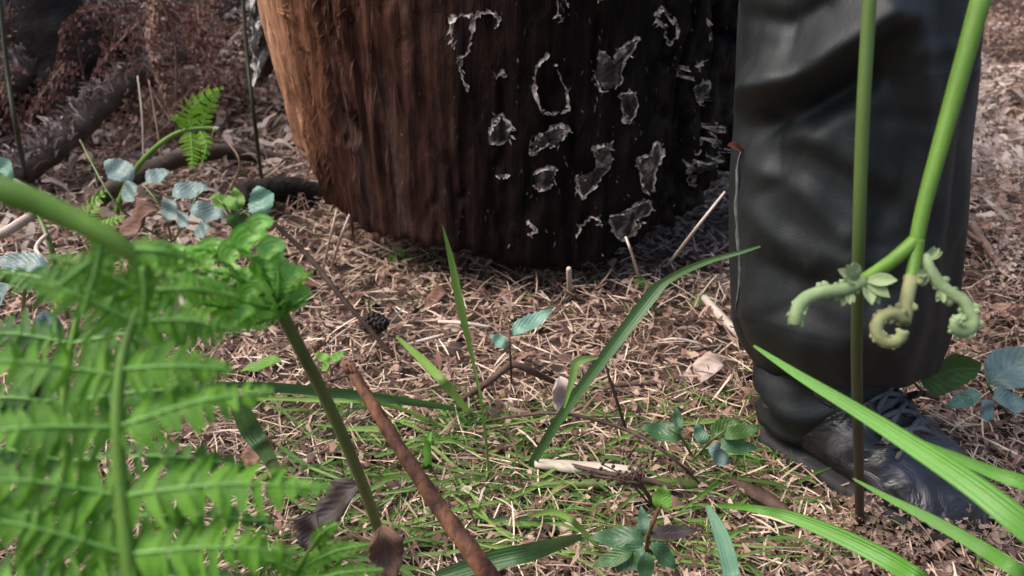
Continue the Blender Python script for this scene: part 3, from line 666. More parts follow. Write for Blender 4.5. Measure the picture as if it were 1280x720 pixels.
def frond_local(L, npairs, plen, wid, curl=.3, droop=.3, seed=0, npin=14, jit=.15, pc=0.0, spread=.8, arch=.15, prof=None):
    """frond along +X from the origin, upper face +Z; returns (stalk MB, leaf MB)"""
    rd = random.Random(seed); st_, lf = MB(), MB()
    ctl = [Vector((0, 0, 0)), Vector((L*.35, rd.uniform(-.05, .05)*L, arch*L*.8)), Vector((L*.7, rd.uniform(-.06, .06)*L, arch*L)), Vector((L, rd.uniform(-.1, .1)*L, arch*L*.4))]
    sp = spline(ctl, 40); st_.tube(sp, [.0032*(1-.85*i/39)*(L/.5)**.5 for i in range(40)], 6)
    for i in range(npairs):
        t = .12+.86*i/(npairs-1); k = min(38, int(t*39)); p = sp[k]; T = (sp[k+1]-sp[k]).normalized()
        pl = plen*((1-t)**.75*(.72+.28*min(1, t*4)))+.01*L
        for s in (-1, 1):
            le = .3+.35*t+rd.uniform(-.15, .15); S = T.cross(Vector((0, 0, 1))).normalized()
            d = (S*s*math.cos(le)+T*math.sin(le)).normalized(); dz = -droop+rd.uniform(-.25, .25)*jit*3
            q = [p, p+d*pl*.35+Vector((0, 0, pl*.05)), p+d*pl*.7+Vector((rd.uniform(-.1, .1)*pl*jit*4, 0, dz*pl*.35)), p+d*pl*(1-.15*droop)+Vector((rd.uniform(-.15, .15)*pl*jit*4, rd.uniform(-.1, .1)*pl*jit*4, dz*pl*.8))]
            pinna(lf, q, Vector((0, 0, 1))+d*.1, wid*(.35+.65*(pl/plen)), max(4, int(npin*pl/plen)), droop=.2, jit=jit, curl=pc, spread=spread, twist=.75, rib=.0009, seed=rd.randrange(9999))
    return st_, lf
def place_frond(name, proto, loc, rot, scale, label, cat, group):
    o = copy_tree(proto); o.name = name; o.location = loc; o.rotation_euler = rot; o.scale = (scale,)*3; tag(o, label, cat, group); return o

# ---- dead bracken prototypes (three shrivelled forms)
protos = []
for k, (mt, arc, pcu) in enumerate((('deadfern', .12, .5), ('deadfern_pale', .06, .9), ('deadfern_dark', .2, .7))):
    t_ = bpy.data.objects.new('dead_bracken_frond', None); COL.objects.link(t_)
    a, b_ = frond_local(.5, 13, .18, .024, droop=.6, seed=40+k, npin=15, jit=.45, pc=pcu, spread=.55, arch=arc)
    a.build('stalk', M['deadstalk'], t_); b_.build('leaf_blade', M[mt], t_); protos.append(t_)
t_ = bpy.data.objects.new('dead_bracken_frond', None); COL.objects.link(t_)
a, b_ = frond_local(.16, 8, .055, .014, droop=.5, seed=49, npin=6, jit=.4, pc=.5, spread=.85, arch=.2)
a.build('stalk', M['deadstalk'], t_); b_.build('leaf_blade', M['deadfern_mid'], t_); protos.append(t_)
used = [False]*4
def dead(k, loc, rot, sc, label, group):
    if not used[k]:
        used[k] = True; o = protos[k]; o.location = loc; o.rotation_euler = rot; o.scale = (sc,)*3; tag(o, label, 'dead fern', group); return o
    return place_frond('dead_bracken_frond', protos[k], loc, rot, sc, label, 'dead fern', group)
rd = random.Random(17)
LBL_R = 'shrivelled pale pink dead bracken frond strewn on the bank beyond the trouser leg'
for i in range(46):
    px = rd.uniform(1170, 1400); py = rd.uniform(-60, 400)
    g = G(px, py); g.z += rd.uniform(.005, .05)
    dead(1 if rd.random() < .75 else 0, g, (rd.uniform(-.5, .5), rd.uniform(-.4, .3), rd.uniform(0, 6.28)), rd.uniform(.45, .95), LBL_R, 'dead bracken on the bank behind the leg')
LBL_L = 'withered brown dead bracken frond tangled in the dark hollow left of the trunk'
for i in range(60):
    px = rd.uniform(-160, 380); py = rd.uniform(-60, 235)
    g = G(px, py); g.z += rd.uniform(.02, .16)
    dead(rd.choice((0, 2, 2, 0)), g, (rd.uniform(-.7, .7), rd.uniform(-.8, .4), rd.uniform(0, 6.28)), rd.uniform(.5, 1.05), LBL_L, 'dead bracken in the hollow behind the brambles')
for i in range(16):
    px = rd.uniform(215, 350); py = rd.uniform(-40, 200); g = G(px, py); g.z += rd.uniform(.02, .10)
    dead(1, g, (rd.uniform(-.7, .7), rd.uniform(-.8, .4), rd.uniform(0, 6.28)), rd.uniform(.45, .85), 'pale beige dead bracken frond heaped between the hollow and the trunk', 'pale dead bracken beside the trunk')
# upright dead fronds against the dark hollow
def dead_at(k, px, py, d, rot, sc, label, group=None): return dead(k, P(px, py, d), rot, sc, label, group)
dead_at(2, 160, -10, 1.75, (R(90), R(88), R(-92)), .75, 'hanging ladder-like dead brown frond in the middle of the dark hollow')
dead_at(2, 30, -40, 1.9, (R(80), R(70), R(-70)), .8, 'rust brown dead frond drooping at the top left corner')
dead_at(0, 262, -60, 2.1, (R(70), R(75), R(-110)), .9, 'pale brown dead frond drooping beside the peeling bark of the trunk')
LBL_C = 'rust-brown dead frond hanging over the black filler log in the top left corner'
for i in range(26):
    px = rd.uniform(-120, 300); py = rd.uniform(-40, 110)
    dead(rd.choice((2, 2, 0)), P(px, py, rd.uniform(1.5, 1.95)), (rd.uniform(.6, 1.9), rd.uniform(.2, 1.5), rd.uniform(-2.2, -.9)), rd.uniform(.4, .8), LBL_C, 'dead fronds over the black log')
LBL_B = 'curled pinkish dead bracken scrap lying in front of the boot toe'
for px, py, rz, sc in ((1140, 718, 2.4, .15), (1225, 705, .8, .15), (1080, 712, 1.2, .14), (1265, 715, 2.9, .16), (985, 706, .4, .14), (1180, 738, 1.9, .16), (1040, 735, .3, .15)):
    g = G(px, py); g.z += .012
    dead(3, g, (rd.uniform(-.5, .5), -.25, rz), sc*3.2, LBL_B, 'dead bracken scraps by the boot')
dead(3, G(1176, 688)+Vector((0, 0, .0)), (R(80), R(-80), R(20)), .32, 'small upright dead bracken tip standing against the boot toe', None)

# ---- left background: black log and stump filling in for shade, branches
def log(name, pts, rad, mat, label, cat, seed=0, moss=None):
    sp = spline(pts, 26); rr = lerpl(rad, 26); base = sp[0]
    t_ = empty(name, base, label, cat)
    mb = MB(); mb.tube(sp, rr, 14, rough=.10, seed=seed); mb.build('bark', mat, t_)
    if moss:
        rd = random.Random(seed+1); mb = MB()
        for i in range(moss[1]):
            k = rd.randrange(1, 25); a = rd.gauss(0, .7); T = (sp[k]-sp[k-1]).normalized(); S = T.cross(Vector((0, 0, 1))).normalized(); N = S.cross(T)
            c = sp[k]+T*rd.uniform(-.02, .02)+(N*math.cos(a)+S*math.sin(a))*rr[k]*1.0
            d = (N+Vector((rd.uniform(-1, 1), rd.uniform(-1, 1), rd.uniform(-.3, 1)))).normalized(); l = rd.uniform(.010, .042)
            mb.blade([c, c+d*l*.5, c+d*l+Vector((rd.uniform(-1, 1), 0, -1))*l*.3], [.003, .005, .001], fold=.3)
        mb.build('moss', moss[0], t_)
    return t_
log('black_wood_shade', [P(-200, 70, 2.5), P(60, 60, 2.3), P(230, 45, 2.25), P(420, 40, 2.4)], [.17, .16, .14, .12], M['logdark'], 'thick black log added for the shade of the hollow behind the ferns', 'shade filler', 2)  # black mass added to make the hollow dark
log('stump_shade', [G(98, 150), G(98, 150)+Vector((-.02, .03, .2)), G(98, 150)+Vector((-.03, .05, .42))], [.10, .075, .04], M['logdark'], 'black stump added for the deep shade of the hollow at upper left', 'stump', 5)  # black upright put where the hollow is only deep shade
log('fallen_branch', [P(-20, 245, 1.45), P(40, 205, 1.5), P(100, 155, 1.56), P(170, 95, 1.7), P(240, 60, 1.9)], [.024, .027, .026, .022, .018], M['branch'], 'mossy fallen branch slanting up through the dark hollow', 'branch', 8, (M['lichen'], 620))
log('fallen_branch', [P(-30, 150, 1.75), P(30, 90, 1.8), P(75, 30, 1.9), P(100, -40, 2.0)], [.03, .03, .027, .02], M['branch'], 'branch thick with pale tufts rising at the far left edge', 'branch', 12, (M['lichen'], 620))
log('fallen_branch', [P(120, 250, 1.35), P(180, 215, 1.42), P(270, 190, 1.55), P(380, 205, 1.7)], [.014, .016, .015, .012], M['branch'], 'thin bare branch lying behind the blue-green bramble leaves', 'branch', 15)
log('fallen_branch', [P(300, 245, 1.35), P(380, 240, 1.45), P(470, 290, 1.5)], [.02, .024, .012], M['logdark'], 'black limb standing in for shade under the left edge of the trunk', 'branch', 19)  # black shape in place of the shadowed bark under the rim

# ---- dry sticks and dead stalks
def stick(name, pts, rad, mat, label, cat='stick', group=None, n=14, sides=6, rough=.06):
    mb = MB(); sp = spline(pts, n); mb.tube(sp, lerpl(rad, n), sides, rough=rough, seed=len(label)); o = mb.build(name, mat, None, loc=sp[0]); return tag(o, label, cat, group)
stick('dead_stalk', [G(414, 335), P(425, 300, 1.0), P(437, 268, .98)], [.0022, .002, .0015], M['palestick'], 'pale dead stalk leaning under the left rim of the trunk', 'dead stalk')
stick('dead_stalk', [G(404, 338), P(412, 300, 1.0), P(421, 262, 1.0)], [.0018, .0016, .0012], M['palestick'], 'thinner upright pale stalk left of the leaning one below the trunk', 'dead stalk')
stick('dead_stalk', [G(712, 366), P(711, 336, .94)], [.0035, .003], M['palestick'], 'short pale stub standing under the lowest point of the trunk', 'dead stalk')
stick('dead_stalk', [G(832, 335), P(868, 288, .93), P(906, 240, .92)], [.0022, .002, .0014], M['palestick'], 'long straw leaning between the trunk base and the trouser hem', 'dead stalk')
stick('dead_stalk', [G(800, 352), P(790, 318, .96), P(782, 296, .95)], [.002, .0018, .0014], M['palestick'], 'short straw leaning against the dark underside of the trunk', 'dead stalk')
stick('dry_stick', [G(548, 402, .024), G(580, 404, .028), G(612, 409, .022)], [.0022, .0026, .0018], M['palestick'], 'short bleached stick lying flat below the trunk', 'stick')
stick('dark_twig', [P(335, 272, .88), P(385, 320, .9), P(430, 375, .9), G(500, 455, .012)], [.0022, .0028, .003, .0022], M['twig'], 'long dark twig slanting down to the pine cone', 'twig')
stick('dark_twig', [G(575, 502, .004), P(610, 478, .80), P(640, 456, .80), P(668, 466, .81), G(706, 484, .004)], [.003, .0034, .0036, .0034, .0026], M['twig'], 'dark twig bent in an upturned V beside the seedling', 'twig')
stick('dark_twig', [G(786, 548), P(770, 498, .74), P(754, 448, .72)], [.0018, .0016, .0012], M['twig'], 'thin reddish upright twig crossing the wide grass blade', 'twig')
stick('dark_twig', [G(600, 528, .006), P(690, 516, .72), P(780, 536, .71), P(840, 572, .69), G(885, 615, .006)], [.0014, .0016, .0016, .0014, .001], M['twig'], 'thin arching twig over the needles in the middle', 'twig')
stick('dark_twig', [G(690, 576, .022), G(760, 592, .036), G(830, 606, .03), G(900, 640, .012)], [.0016, .0024, .0026, .0018], M['twig'], 'dark twig lying over the pale wood chip', 'twig')
stick('dark_twig', [G(915, 602, .022), G(960, 625, .03), G(1000, 655, .022)], [.0055, .0065, .004], M['twig'], 'stubby dark stick lying against the boot heel', 'twig')
stick('dark_twig', [G(1108, 470+35, .004), P(1150, 492, .72), G(1172, 498, .03)], [.003, .0034, .0028], M['twig'], 'black twig poking out behind the boot ankle', 'twig')
stick('dry_stick', [G(1200, 225, .02), G(1240, 224, .03), G(1300, 226, .03)], [.003, .0035, .003], M['palestick'], 'straight pale stick across the bank right of the trouser leg', 'stick')
stick('dry_stick', [G(1205, 262, .02), G(1228, 300, .03), G(1260, 345, .02)], [.005, .006, .004], M['deadstalk'], 'brown stick slanting down the bank right of the trouser leg', 'stick')
stick('dry_stick', [G(1212, 165, .02), G(1240, 120, .06), G(1275, 80, .05)], [.004, .004, .003], M['palestick'], 'pale forked stalk on the upper bank at the right edge', 'stick')
stick('dry_stick', [G(880, 372, .02), G(905, 400, .02), G(945, 438, .01)], [.005, .006, .004], M['palestick'], 'bleached stick pointing at the trouser hem', 'stick')
stick('dry_stick', [P(-10, 300, .8), P(20, 282, .82), P(50, 262, .86)], [.0045, .005, .004], M['palestick'], 'pale broken stick at the left edge behind the thick green stem', 'stick')
stick('dead_stalk', [G(280, 250, .0), P(300, 205, 1.35), P(278, 170, 1.38)], [.0022, .002, .0016], M['deadstalk'], 'red-brown dead stalk right of the lime fern tip', 'dead stalk')
stick('dead_stalk', [G(180, 230), P(178, 150, 1.5), P(172, 95, 1.5)], [.002, .0018, .0014], M['palestick'], 'thin pale stalk rising through the hanging dead frond', 'dead stalk')
stick('dead_stalk', [G(205, 236), P(198, 170, 1.5), P(186, 100, 1.5)], [.002, .0018, .0014], M['deadstalk'], 'thin brown stalk just right of the pale one in the hollow', 'dead stalk')
stick('dead_stalk', [P(60, 330, .7), P(45, 310, .72), P(62, 290, .8), P(80, 360, .62)][:3], [.002, .002, .002], M['palestick'], 'small bleached stalk behind the blurred fern at left', 'dead stalk')
stick('dead_stalk', [P(215, 350, .42), P(240, 400, .42), P(262, 436, .44)], [.0012, .0016, .0012], M['palestick'], 'yellow straw hanging among the blurred fern leaflets', 'dead stalk')
rd = random.Random(5)
for i in range(46):
    px = rd.uniform(250, 1300); py = rd.uniform(340, 730); g = G(px, py)
    a = rd.uniform(0, 3.14); L = rd.uniform(.03, .09); e = Vector((math.cos(a), math.sin(a), 0))*L
    m1 = g+e*.5+Vector((rd.uniform(-.006, .006), rd.uniform(-.006, .006), rd.uniform(.008, .02))); e = g+e
    g.z = gzs(g.x, g.y)+rd.uniform(.006, .016); e.z = gzs(e.x, e.y)+rd.uniform(.006, .02)
    r0 = rd.uniform(.0010, .0024)
    stick('dry_twig', [g, m1, e], [r0, r0*1.1, r0*.7], M[rd.choice(('palestick', 'deadstalk', 'palestick', 'twig'))], 'small broken dry twig lying loose on the needle litter', 'twig', 'loose twigs on the needle litter', 8, 5)
# pale wood chip
mb = MB(); rows = []
for i in range(13):
    u = i/12; pa = 668+(798-668)*u; c = G(pa, 581+10*u, .024); w_ = .0085*math.sin(math.pi*(.08+.86*u))**.5*(1+.12*math.sin(i*2.1))
    rows.append([c+Vector((0, w_, 0)), c+Vector((0, w_*.5, .005)), c+Vector((0, -w_*.5, .0055)), c+Vector((0, -w_, .001)), c+Vector((0, 0, -.004))])
b_ = mb.grid(rows, True); mb.f.append(tuple(b_+k for k in reversed(range(5)))); mb.f.append(tuple(b_+60+k for k in range(5)))
tag(mb.build('wood_chip', M['chip'], None, loc=G(730, 586)), 'flat pale split wood chip lying among the green blades', 'wood chip')
# pine cone
pcn = G(470, 432); t_ = empty('pine_cone', pcn, 'small black pine cone at the end of the dark twig', 'pine cone')
mb = MB(); ax = Vector((.75, -.35, .25)).normalized(); sd_ = ax.cross(Vector((0, 0, 1))).normalized(); up_ = sd_.cross(ax); cc = pcn+Vector((0, 0, .030))
mb.ball(cc, (.010, .010, .017), (sd_, up_, ax), 10, 8)
for i in range(60):
    u = (i+.5)/60; a = i*2.39996; r = .0115*math.sin(math.pi*(.1+.85*u)); c = cc+ax*(.036*(u-.5)); d = (sd_*math.cos(a)+up_*math.sin(a))
    mb.ball(c+d*r, (.0042, .0018, .0036), (d.cross(ax), (d-ax*.4).normalized(), (ax+d*.5).normalized()), 6, 4)
mb.build('cone_scales', M['cone'], t_)
stick_ = MB(); stick_.tube([cc-ax*.016, cc-ax*.028+Vector((0, 0, .004))], [.003, .002], 6); stick_.build('stub', M['twig'], t_)

# ---- rust-brown snapped stem in the foreground
mb = MB(); sp = spline([P(441, 466, .52), P(490, 545, .51), P(550, 635, .50), P(612, 722, .49), P(690, 850, .54), G(716, 905)-Vector((0, 0, .01))], 40)
mb.tube(sp, [r_*(1+.06*math.sin(i*1.9)) for i, r_ in enumerate(lerpl([.0036, .0045, .0056, .0070, .008], 40))], 14, rough=.07, seed=9)
rst = empty('broken_bracken', sp[-1], 'rust-brown snapped stem slanting up across the bottom centre', 'dead stem')
mb.build('stalk', M['rust'], rst)
mb = MB()
for i in range(9):
    a = i*.7; q = sp[0]+CX*math.cos(a)*.0032+CF*math.sin(a)*.003; mb.tube([q, q+(sp[0]-sp[2]).normalized()*random.Random(i).uniform(.003, .009)], [.0016, .0004], 5)
mb.build('splintered_end', M['rust'], rst)

# ---- big blurred bracken frond, lower left
D0 = .262
base_f = Vector((-.10, .30, gzs(-.10, .30)))
rach = [(205, 338, .285), (186, 362, .280), (160, 420, .272), (147, 500, .266), (150, 600, .262), (163, 720, .258)]
rp = [P(*q) for q in rach]
fr = empty('bracken_frond', base_f, 'large bright green bracken frond with blurred ladder-like leaflets at lower left', 'fern')
mb = MB(); sp = spline(rp+[P(175, 800, .262), Vector((-.105, .27, .10)), base_f], 70)
mb.tube(sp, lerpl([.0010, .0012, .0016, .0020, .0024, .0027, .003, .0034, .0036], 70), 8); mb.build('stalk', M['stem'], fr)
def leaflet(name, pts, nrm, wid, n, mat, parent, **kw):
    rb = kw.pop('rib', .0008); mb = MB(); pinna(mb, pts, nrm, wid, n, **kw); o = mb.build(name, mat, parent)
    m2 = MB(); m2.tube([q+Vector(nrm).normalized()*.0004 for q in spline(pts, 12)], lerpl([rb, rb*.3], 12), 6); m2.build('midrib', M['midrib'], o); return o
toC = (C0-P(150, 550, .26)).normalized(); nf_ = (toC+Vector((0, 0, .55))).normalized()
FL = [ # base px,py -> tip px,py, depth at tip, half-width px
 ((183, 368), (60, 320), .27, 30), ((186, 365), (300, 372), .30, 26), ((166, 405), (35, 350), .265, 36), ((168, 400), (300, 415), .285, 34),
 ((150, 468), (-70, 452), .255, 40), ((150, 466), (292, 462), .268, 36), ((147, 535), (-80, 548), .250, 44), ((148, 532), (342, 488), .268, 38),
 ((152, 615), (-90, 600), .245, 46), ((153, 614), (412, 610), .262, 40), ((160, 690), (-80, 640), .243, 48), ((162, 692), (370, 690), .262, 42), ((168, 755), (-60, 730), .24, 48), ((170, 760), (380, 790), .258, 44)]
for i, (a, b_, d, w_) in enumerate(FL):
    k = min(range(len(sp)), key=lambda j: (proj(sp[j])[1]-a[1])**2); p0 = sp[k]; d0 = dep(p0)
    mid = P((a[0]+b_[0])/2, (a[1]+b_[1])/2-7, (d0+d)/2-.003)
    leaflet('leaflet', [p0, mid, P(b_[0], b_[1], d)], nf_+Vector((.12*((i*3) % 5-2), 0, .12*((i*7) % 5-2))), w_*d/FPX*1.25, 15, M['fern'], fr, lean=.30, droop=.34, spread=1.02, jit=.26, rib=.0006, twist=.32, seed=i)
fb2 = empty('bracken_frond', Vector((-.17, .33, gzs(-.17, .33))), 'darker green bracken frond just behind the large blurred one at lower left', 'fern')
s9 = spline([P(120, 330, .335), P(96, 400, .33), P(80, 500, .325), P(84, 620, .32), P(92, 740, .315), Vector((-.17, .31, .12)), fb2.location], 60)
mb = MB(); mb.tube(s9, lerpl([.0008, .0013, .0018, .0022, .0026, .003], 60), 8); mb.build('stalk', M['stem'], fb2)
rd = random.Random(61)
for i, (y0, lx, rx_, dyl, dyr) in enumerate([(370, -10, 215, -30, 15), (430, -60, 262, -10, -14), (500, -90, 300, 10, -8), (572, -100, 318, -8, 12), (652, -100, 345, -20, 0), (735, -90, 330, -10, -10)]):
    k = min(range(40), key=lambda j: (proj(s9[j])[1]-y0)**2); q0 = proj(s9[k]); d0 = dep(s9[k])
    for x1, dy in ((lx, dyl), (rx_, dyr)):
        leaflet('leaflet', [s9[k], P((q0[0]+x1)/2, y0+dy*.5-8, d0-.004), P(x1, y0+dy, d0+rd.uniform(-.01, .02))], nf_+Vector((rd.uniform(-.15, .15), 0, rd.uniform(-.2, .2))), rd.uniform(34, 44)*d0/FPX, 14, M['fern_back'], fb2, lean=.3, droop=.35, spread=1.0, jit=.28, twist=.35, rib=.0006, seed=200+i)
# ---- thick green arching stem at left edge with its unfurling tip
bs = empty('bracken_plant', Vector((-.36, .26, gzs(-.36, .26))), 'thick green stem arching in from the left edge, out of focus', 'fern')
sp2 = spline([Vector((-.36, .26, gzs(-.36, .26))), Vector((-.36, .24, .22)), P(-150, 195, .245), P(-60, 208, .245), P(0, 236, .245), P(70, 264, .25), P(150, 306, .255), P(190, 350, .262)], 50)
mb = MB(); mb.tube(sp2, lerpl([.005, .005, .0047, .0045, .0043, .0039, .003, .0014], 50), 10); mb.build('stalk', M['stem'], bs)
for i, (a, b_, d, w_) in enumerate([((130, 292), (100, 400), .262, 20), ((160, 312), (250, 330), .27, 24), ((178, 335), (175, 420), .268, 22), ((150, 305), (70, 360), .255, 22)]):
    leaflet('leaflet', [P(a[0], a[1], .256), P((a[0]+b_[0])/2+4, (a[1]+b_[1])/2-6, .26), P(b_[0], b_[1], d)], nf_, w_*d/FPX, 9, M['fern'], bs, lean=.3, droop=.3, spread=1.05, jit=.12, rib=.0008, seed=50+i)
# lower-right leaflets of a second low frond
f2 = empty('bracken_frond', G(350, 790), 'low green fern tip at the bottom edge left of the rust-brown stem', 'fern')
b2p = G(350, 790)
mb = MB(); s2 = spline([b2p, P(345, 760, .40), P(372, 712, .38), P(400, 668, .37)], 20); mb.tube(s2, lerpl([.002, .002, .0014, .0006], 20), 6); mb.build('stalk', M['stem'], f2)
for i, (a, b_, d, w_) in enumerate([((360, 735), (480, 712), .37, 22), ((372, 712), (462, 680), .37, 18), ((355, 740), (262, 738), .37, 22), ((372, 714), (300, 700), .37, 18), ((392, 680), (425, 655), .37, 14)]):
    leaflet('leaflet', [P(a[0], a[1], .38), P((a[0]+b_[0])/2, (a[1]+b_[1])/2-6, .373), P(b_[0], b_[1], d)], nf_, w_*d/FPX, 9, M['fern'], f2, lean=.3, droop=.25, spread=1.0, jit=.1, rib=.0007, seed=70+i)

# ---- young bracken head with curled leaflets
def lobe_curl(mb, path, r0, r1, seed, lobes=8, lob=1.0, flat=.55):
    rd = random.Random(seed); n = 26; sp = spline(path, n); rr = lerpl([r0, r1], n); mb.tube(sp, rr, 8)
    for i in range(lobes):
        t = (i+.5)/lobes; k = min(n-2, int(t*(n-1))); T = (sp[k+1]-sp[k]).normalized(); V_ = (C0-sp[k]).normalized(); S = T.cross(V_).normalized()
        for s in (-1, 1):
            l = rr[k]*rd.uniform(1.5, 2.5)*lob*(1-.35*t); d = (S*s+T*.5+V_*rd.uniform(-.2, .5)).normalized(); N = d.cross(T).normalized()
            mb.ball(sp[k]+d*l*.65, (l*.75, l*.5, l*flat*.5), (d, N.cross(d).normalized(), N), 7, 5)
yb_ = G(476, 672); yf = empty('young_bracken', yb_, 'young bracken with a bunch of glossy half-curled green leaflets on a bare stem', 'fern')
sp3 = spline([yb_, P(455, 610, .55), P(415, 515, .48), P(372, 430, .43), P(347, 382, .41)], 40)
mb = MB(); mb.tube(sp3, lerpl([.0042, .0040, .0037, .0034, .0032], 40), 10); mb.build('stalk', M['stem_olive'], yf)
def crumple(parent, pts, wpx, n, seed, mat, curl=1.2):
    d = dep(pts[len(pts)//2]); mb = MB(); pinna(mb, pts, (C0-pts[1]).normalized()*.6+Vector((0, 0, .9)), wpx*d/FPX, n, lean=.5, droop=.45, spread=1.5, jit=.3, curl=curl, rib=.0013, seed=seed); return mb.build('leaflet', mat, parent)
hd = .41
for i, (pts, wpx, n) in enumerate([
  ([(347, 384), (334, 350), (312, 318), (280, 305)], 34, 7), ([(347, 384), (348, 345), (340, 312), (322, 290)], 28, 6), ([(345, 386), (312, 380), (278, 362), (236, 350), (200, 352)], 34, 9),
  ([(350, 388), (372, 380), (388, 366)], 17, 4), ([(350, 388), (366, 360), (386, 344)], 18, 4), ([(348, 392), (318, 404), (286, 400)], 22, 4), ([(300, 350), (280, 325), (250, 312), (222, 322)], 32, 7), ([(330, 370), (300, 345), (270, 340), (245, 335)], 30, 6), ([(250, 345), (225, 328), (200, 318), (185, 335)], 28, 6), ([(345, 375), (330, 335), (345, 305)], 24, 5), ([(330, 378), (290, 385), (250, 380), (215, 395)], 32, 7)]):
    crumple(yf, [P(x, y, hd-.012*j+(.01 if i % 2 else -.006)*j) for j, (x, y) in enumerate(pts)], wpx, n, 80+i, M['fern_young'], .7)
mb = MB()
for i, (x, y, r_) in enumerate([(330, 288, 13), (318, 306, 17), (300, 322, 16), (272, 326, 18), (246, 336, 17), (224, 334, 18), (345, 318, 14), (336, 340, 14), (372, 348, 11), (378, 372, 11), (310, 396, 10), (205, 336, 15), (318, 372, 12)]):
    q = P(x, y, hd-.03+.004*(i % 5)); r3 = r_*.38/FPX
    sp_ = [q+(CX*math.cos(a)+CU*math.sin(a))*r3*(1-a/9.0)-CF*(.0012*a) for a in np.linspace(.6, 4.0, 16)]
    mb.blade(sp_, lerpl([r3*1.0, r3*2.3, r3*2.0, r3*.4], 16), nrm=tuple(CU*.4+CX*.3-CF*.5), fold=.5)
mb.build('curled_tips', M['fern_young'], yf)

# ---- hanging croziers in front of the trouser leg
DC = .36
cb = Vector((.50, .34, gzs(.50, .34)))
cz = empty('bracken_crozier', cb, 'pale green bracken shoot nodding with three curled croziers before the trouser leg', 'fern')
sp4 = spline([cb, Vector((.50, .33, .25)), Vector((.46, .35, .5)), Vector((.34, .36, .58)), P(1244, -70, 0.4209), P(1226, 0, 0.4246), P(1190, 130, 0.4319), P(1158, 245, 0.4368), P(1146, 300, 0.4392)], 70)
mb = MB(); mb.tube(sp4, lerpl([.006, .006, .0058, .0056, .0055, .0052, .0046, .004, .0038], 70), 10); mb.build('stalk', M['stem'], cz)
KZ = 1.22
def crozier(parent, pts, r0, r1, seed, lobes, mat='crozier', lob=1.0, stalkpts=None):
    mb = MB(); lobe_curl(mb, [P(x, y, d*KZ) for x, y, d in pts], r0*KZ, r1*KZ, seed, lobes, lob); o = mb.build('crozier', M[mat], parent)
    if stalkpts:
        m2 = MB(); m2.tube(spline([P(x, y, d*KZ) for x, y, d in stalkpts], 14), lerpl([.0034*KZ, .0026*KZ], 14), 8); m2.build('stalk', M['stem'], o)
    return o
def spir(cx, cy, r0, r1, a0, a1, d, n=12, dd=.0): return [(cx+(r0+(r1-r0)*k/(n-1))*math.cos(a0+(a1-a0)*k/(n-1)), cy+(r0+(r1-r0)*k/(n-1))*math.sin(a0+(a1-a0)*k/(n-1)), d-dd*k/(n-1)) for k in range(n)]
crozier(cz, [(1078, 352, .358), (1055, 362, .356), (1025, 366, .355), (1004, 376, .355), (996, 392, .355), (994, 404, .356)], .0030, .0032, 1, 14, lob=.6, stalkpts=[(1146, 300, .36), (1118, 324, .36), (1086, 346, .359), (1072, 354, .358)])
crozier(cz, [(1140, 345, .358), (1133, 378, .357)]+spir(1114, 412, 21, 15, -.6, -.6-5.6, .356, 12, .006), .0031, .0026, 2, 15, mat='crozier_brown', lob=.6, stalkpts=[(1146, 300, .36), (1143, 330, .359), (1138, 352, .358)])
crozier(cz, [(1154, 318, .36), (1165, 344, .359), (1186, 366, .357), (1206, 376, .356)]+spir(1202, 404, 17, 4, -1.0, 5.6, .355, 14, .006), .0030, .0017, 3, 17, lob=.65)
# ruffled side lobes
def frill(parent, px, py, d, ang0, L, n, seed):
    mb = MB(); rd = random.Random(seed); d *= KZ; c = P(px, py, d); sc = d/FPX
    for i in range(n):
        a = ang0+(i-(n-1)/2)*.34; l = L*sc*rd.uniform(.75, 1.1); dv = CX*math.cos(a)-CU*math.sin(a)
        mb.leaf(c, dv-CF*rd.uniform(-.1, .5), -CF+CU*.3, l, l*.5, teeth=3, fold=.5, droop=-.25, n=7, tooth=.1, shape=1.5)
    return mb.build('frill', M['crozier'], parent)
for q in ((1072, 352, .356, -2.5, 30, 4, 1), (1080, 350, .357, .75, 34, 5, 2), (1058, 362, .356, 1.5, 22, 3, 3), (1160, 342, .357, 2.6, 22, 4, 4), (1158, 325, .359, -.9, 20, 3, 5), (1176, 362, .357, 2.0, 18, 3, 6), (1062, 348, .355, -1.4, 20, 3, 7)): frill(cz, *q)

# ---- tall thin stem before the leg, dark at its foot
tb = G(1076, 662); ts = empty('bracken_plant', tb, 'slim upright stem before the trouser leg, green above and black-brown at the foot', 'fern')
m, nt, b, o_ = newmat('two_tone_stem'); tcx = nt.nodes.new('ShaderNodeTexCoord'); sxx = nt.nodes.new('ShaderNodeSeparateXYZ'); nt.links.new(tcx.outputs['Object'], sxx.inputs[0])
n1 = noise(nt, 40, (1, 1, .2)); f = math_n(nt, 'ADD', math_n(nt, 'MULTIPLY', sxx.outputs[2], 2.5), math_n(nt, 'MULTIPLY', n1, .12))
nt.links.new(ramp(nt, [(.30, (.022, .013, .010)), (.50, (.028, .022, .012)), (.75, (.042, .060, .016)), (1, (.075, .125, .025))], f), b.inputs['Base Color']); b.inputs['Roughness'].default_value = .5; M['twotone'] = m
sp5 = spline([tb-Vector((0, 0, .004)), P(1073, 560, .575), P(1071, 450, .515), P(1073, 320, .465), P(1078, 160, .435), P(1087, 0, .415), P(1094, -110, .40), Vector((.19, .33, .62))], 60)
mb = MB(); mb.tube(sp5, lerpl([.0036, .0036, .0036, .0036, .0036, .0036, .0034, .0026], 60), 10); mb.build('stalk', M['twotone'], ts)
mb = MB(); lobe_curl(mb, [sp5[-1], sp5[-1]+Vector((.01, -.01, .03)), sp5[-1]+Vector((.03, -.02, .025)), sp5[-1]+Vector((.03, -.02, .005))], .003, .002, 12, 8); mb.build('crozier', M['crozier'], ts)

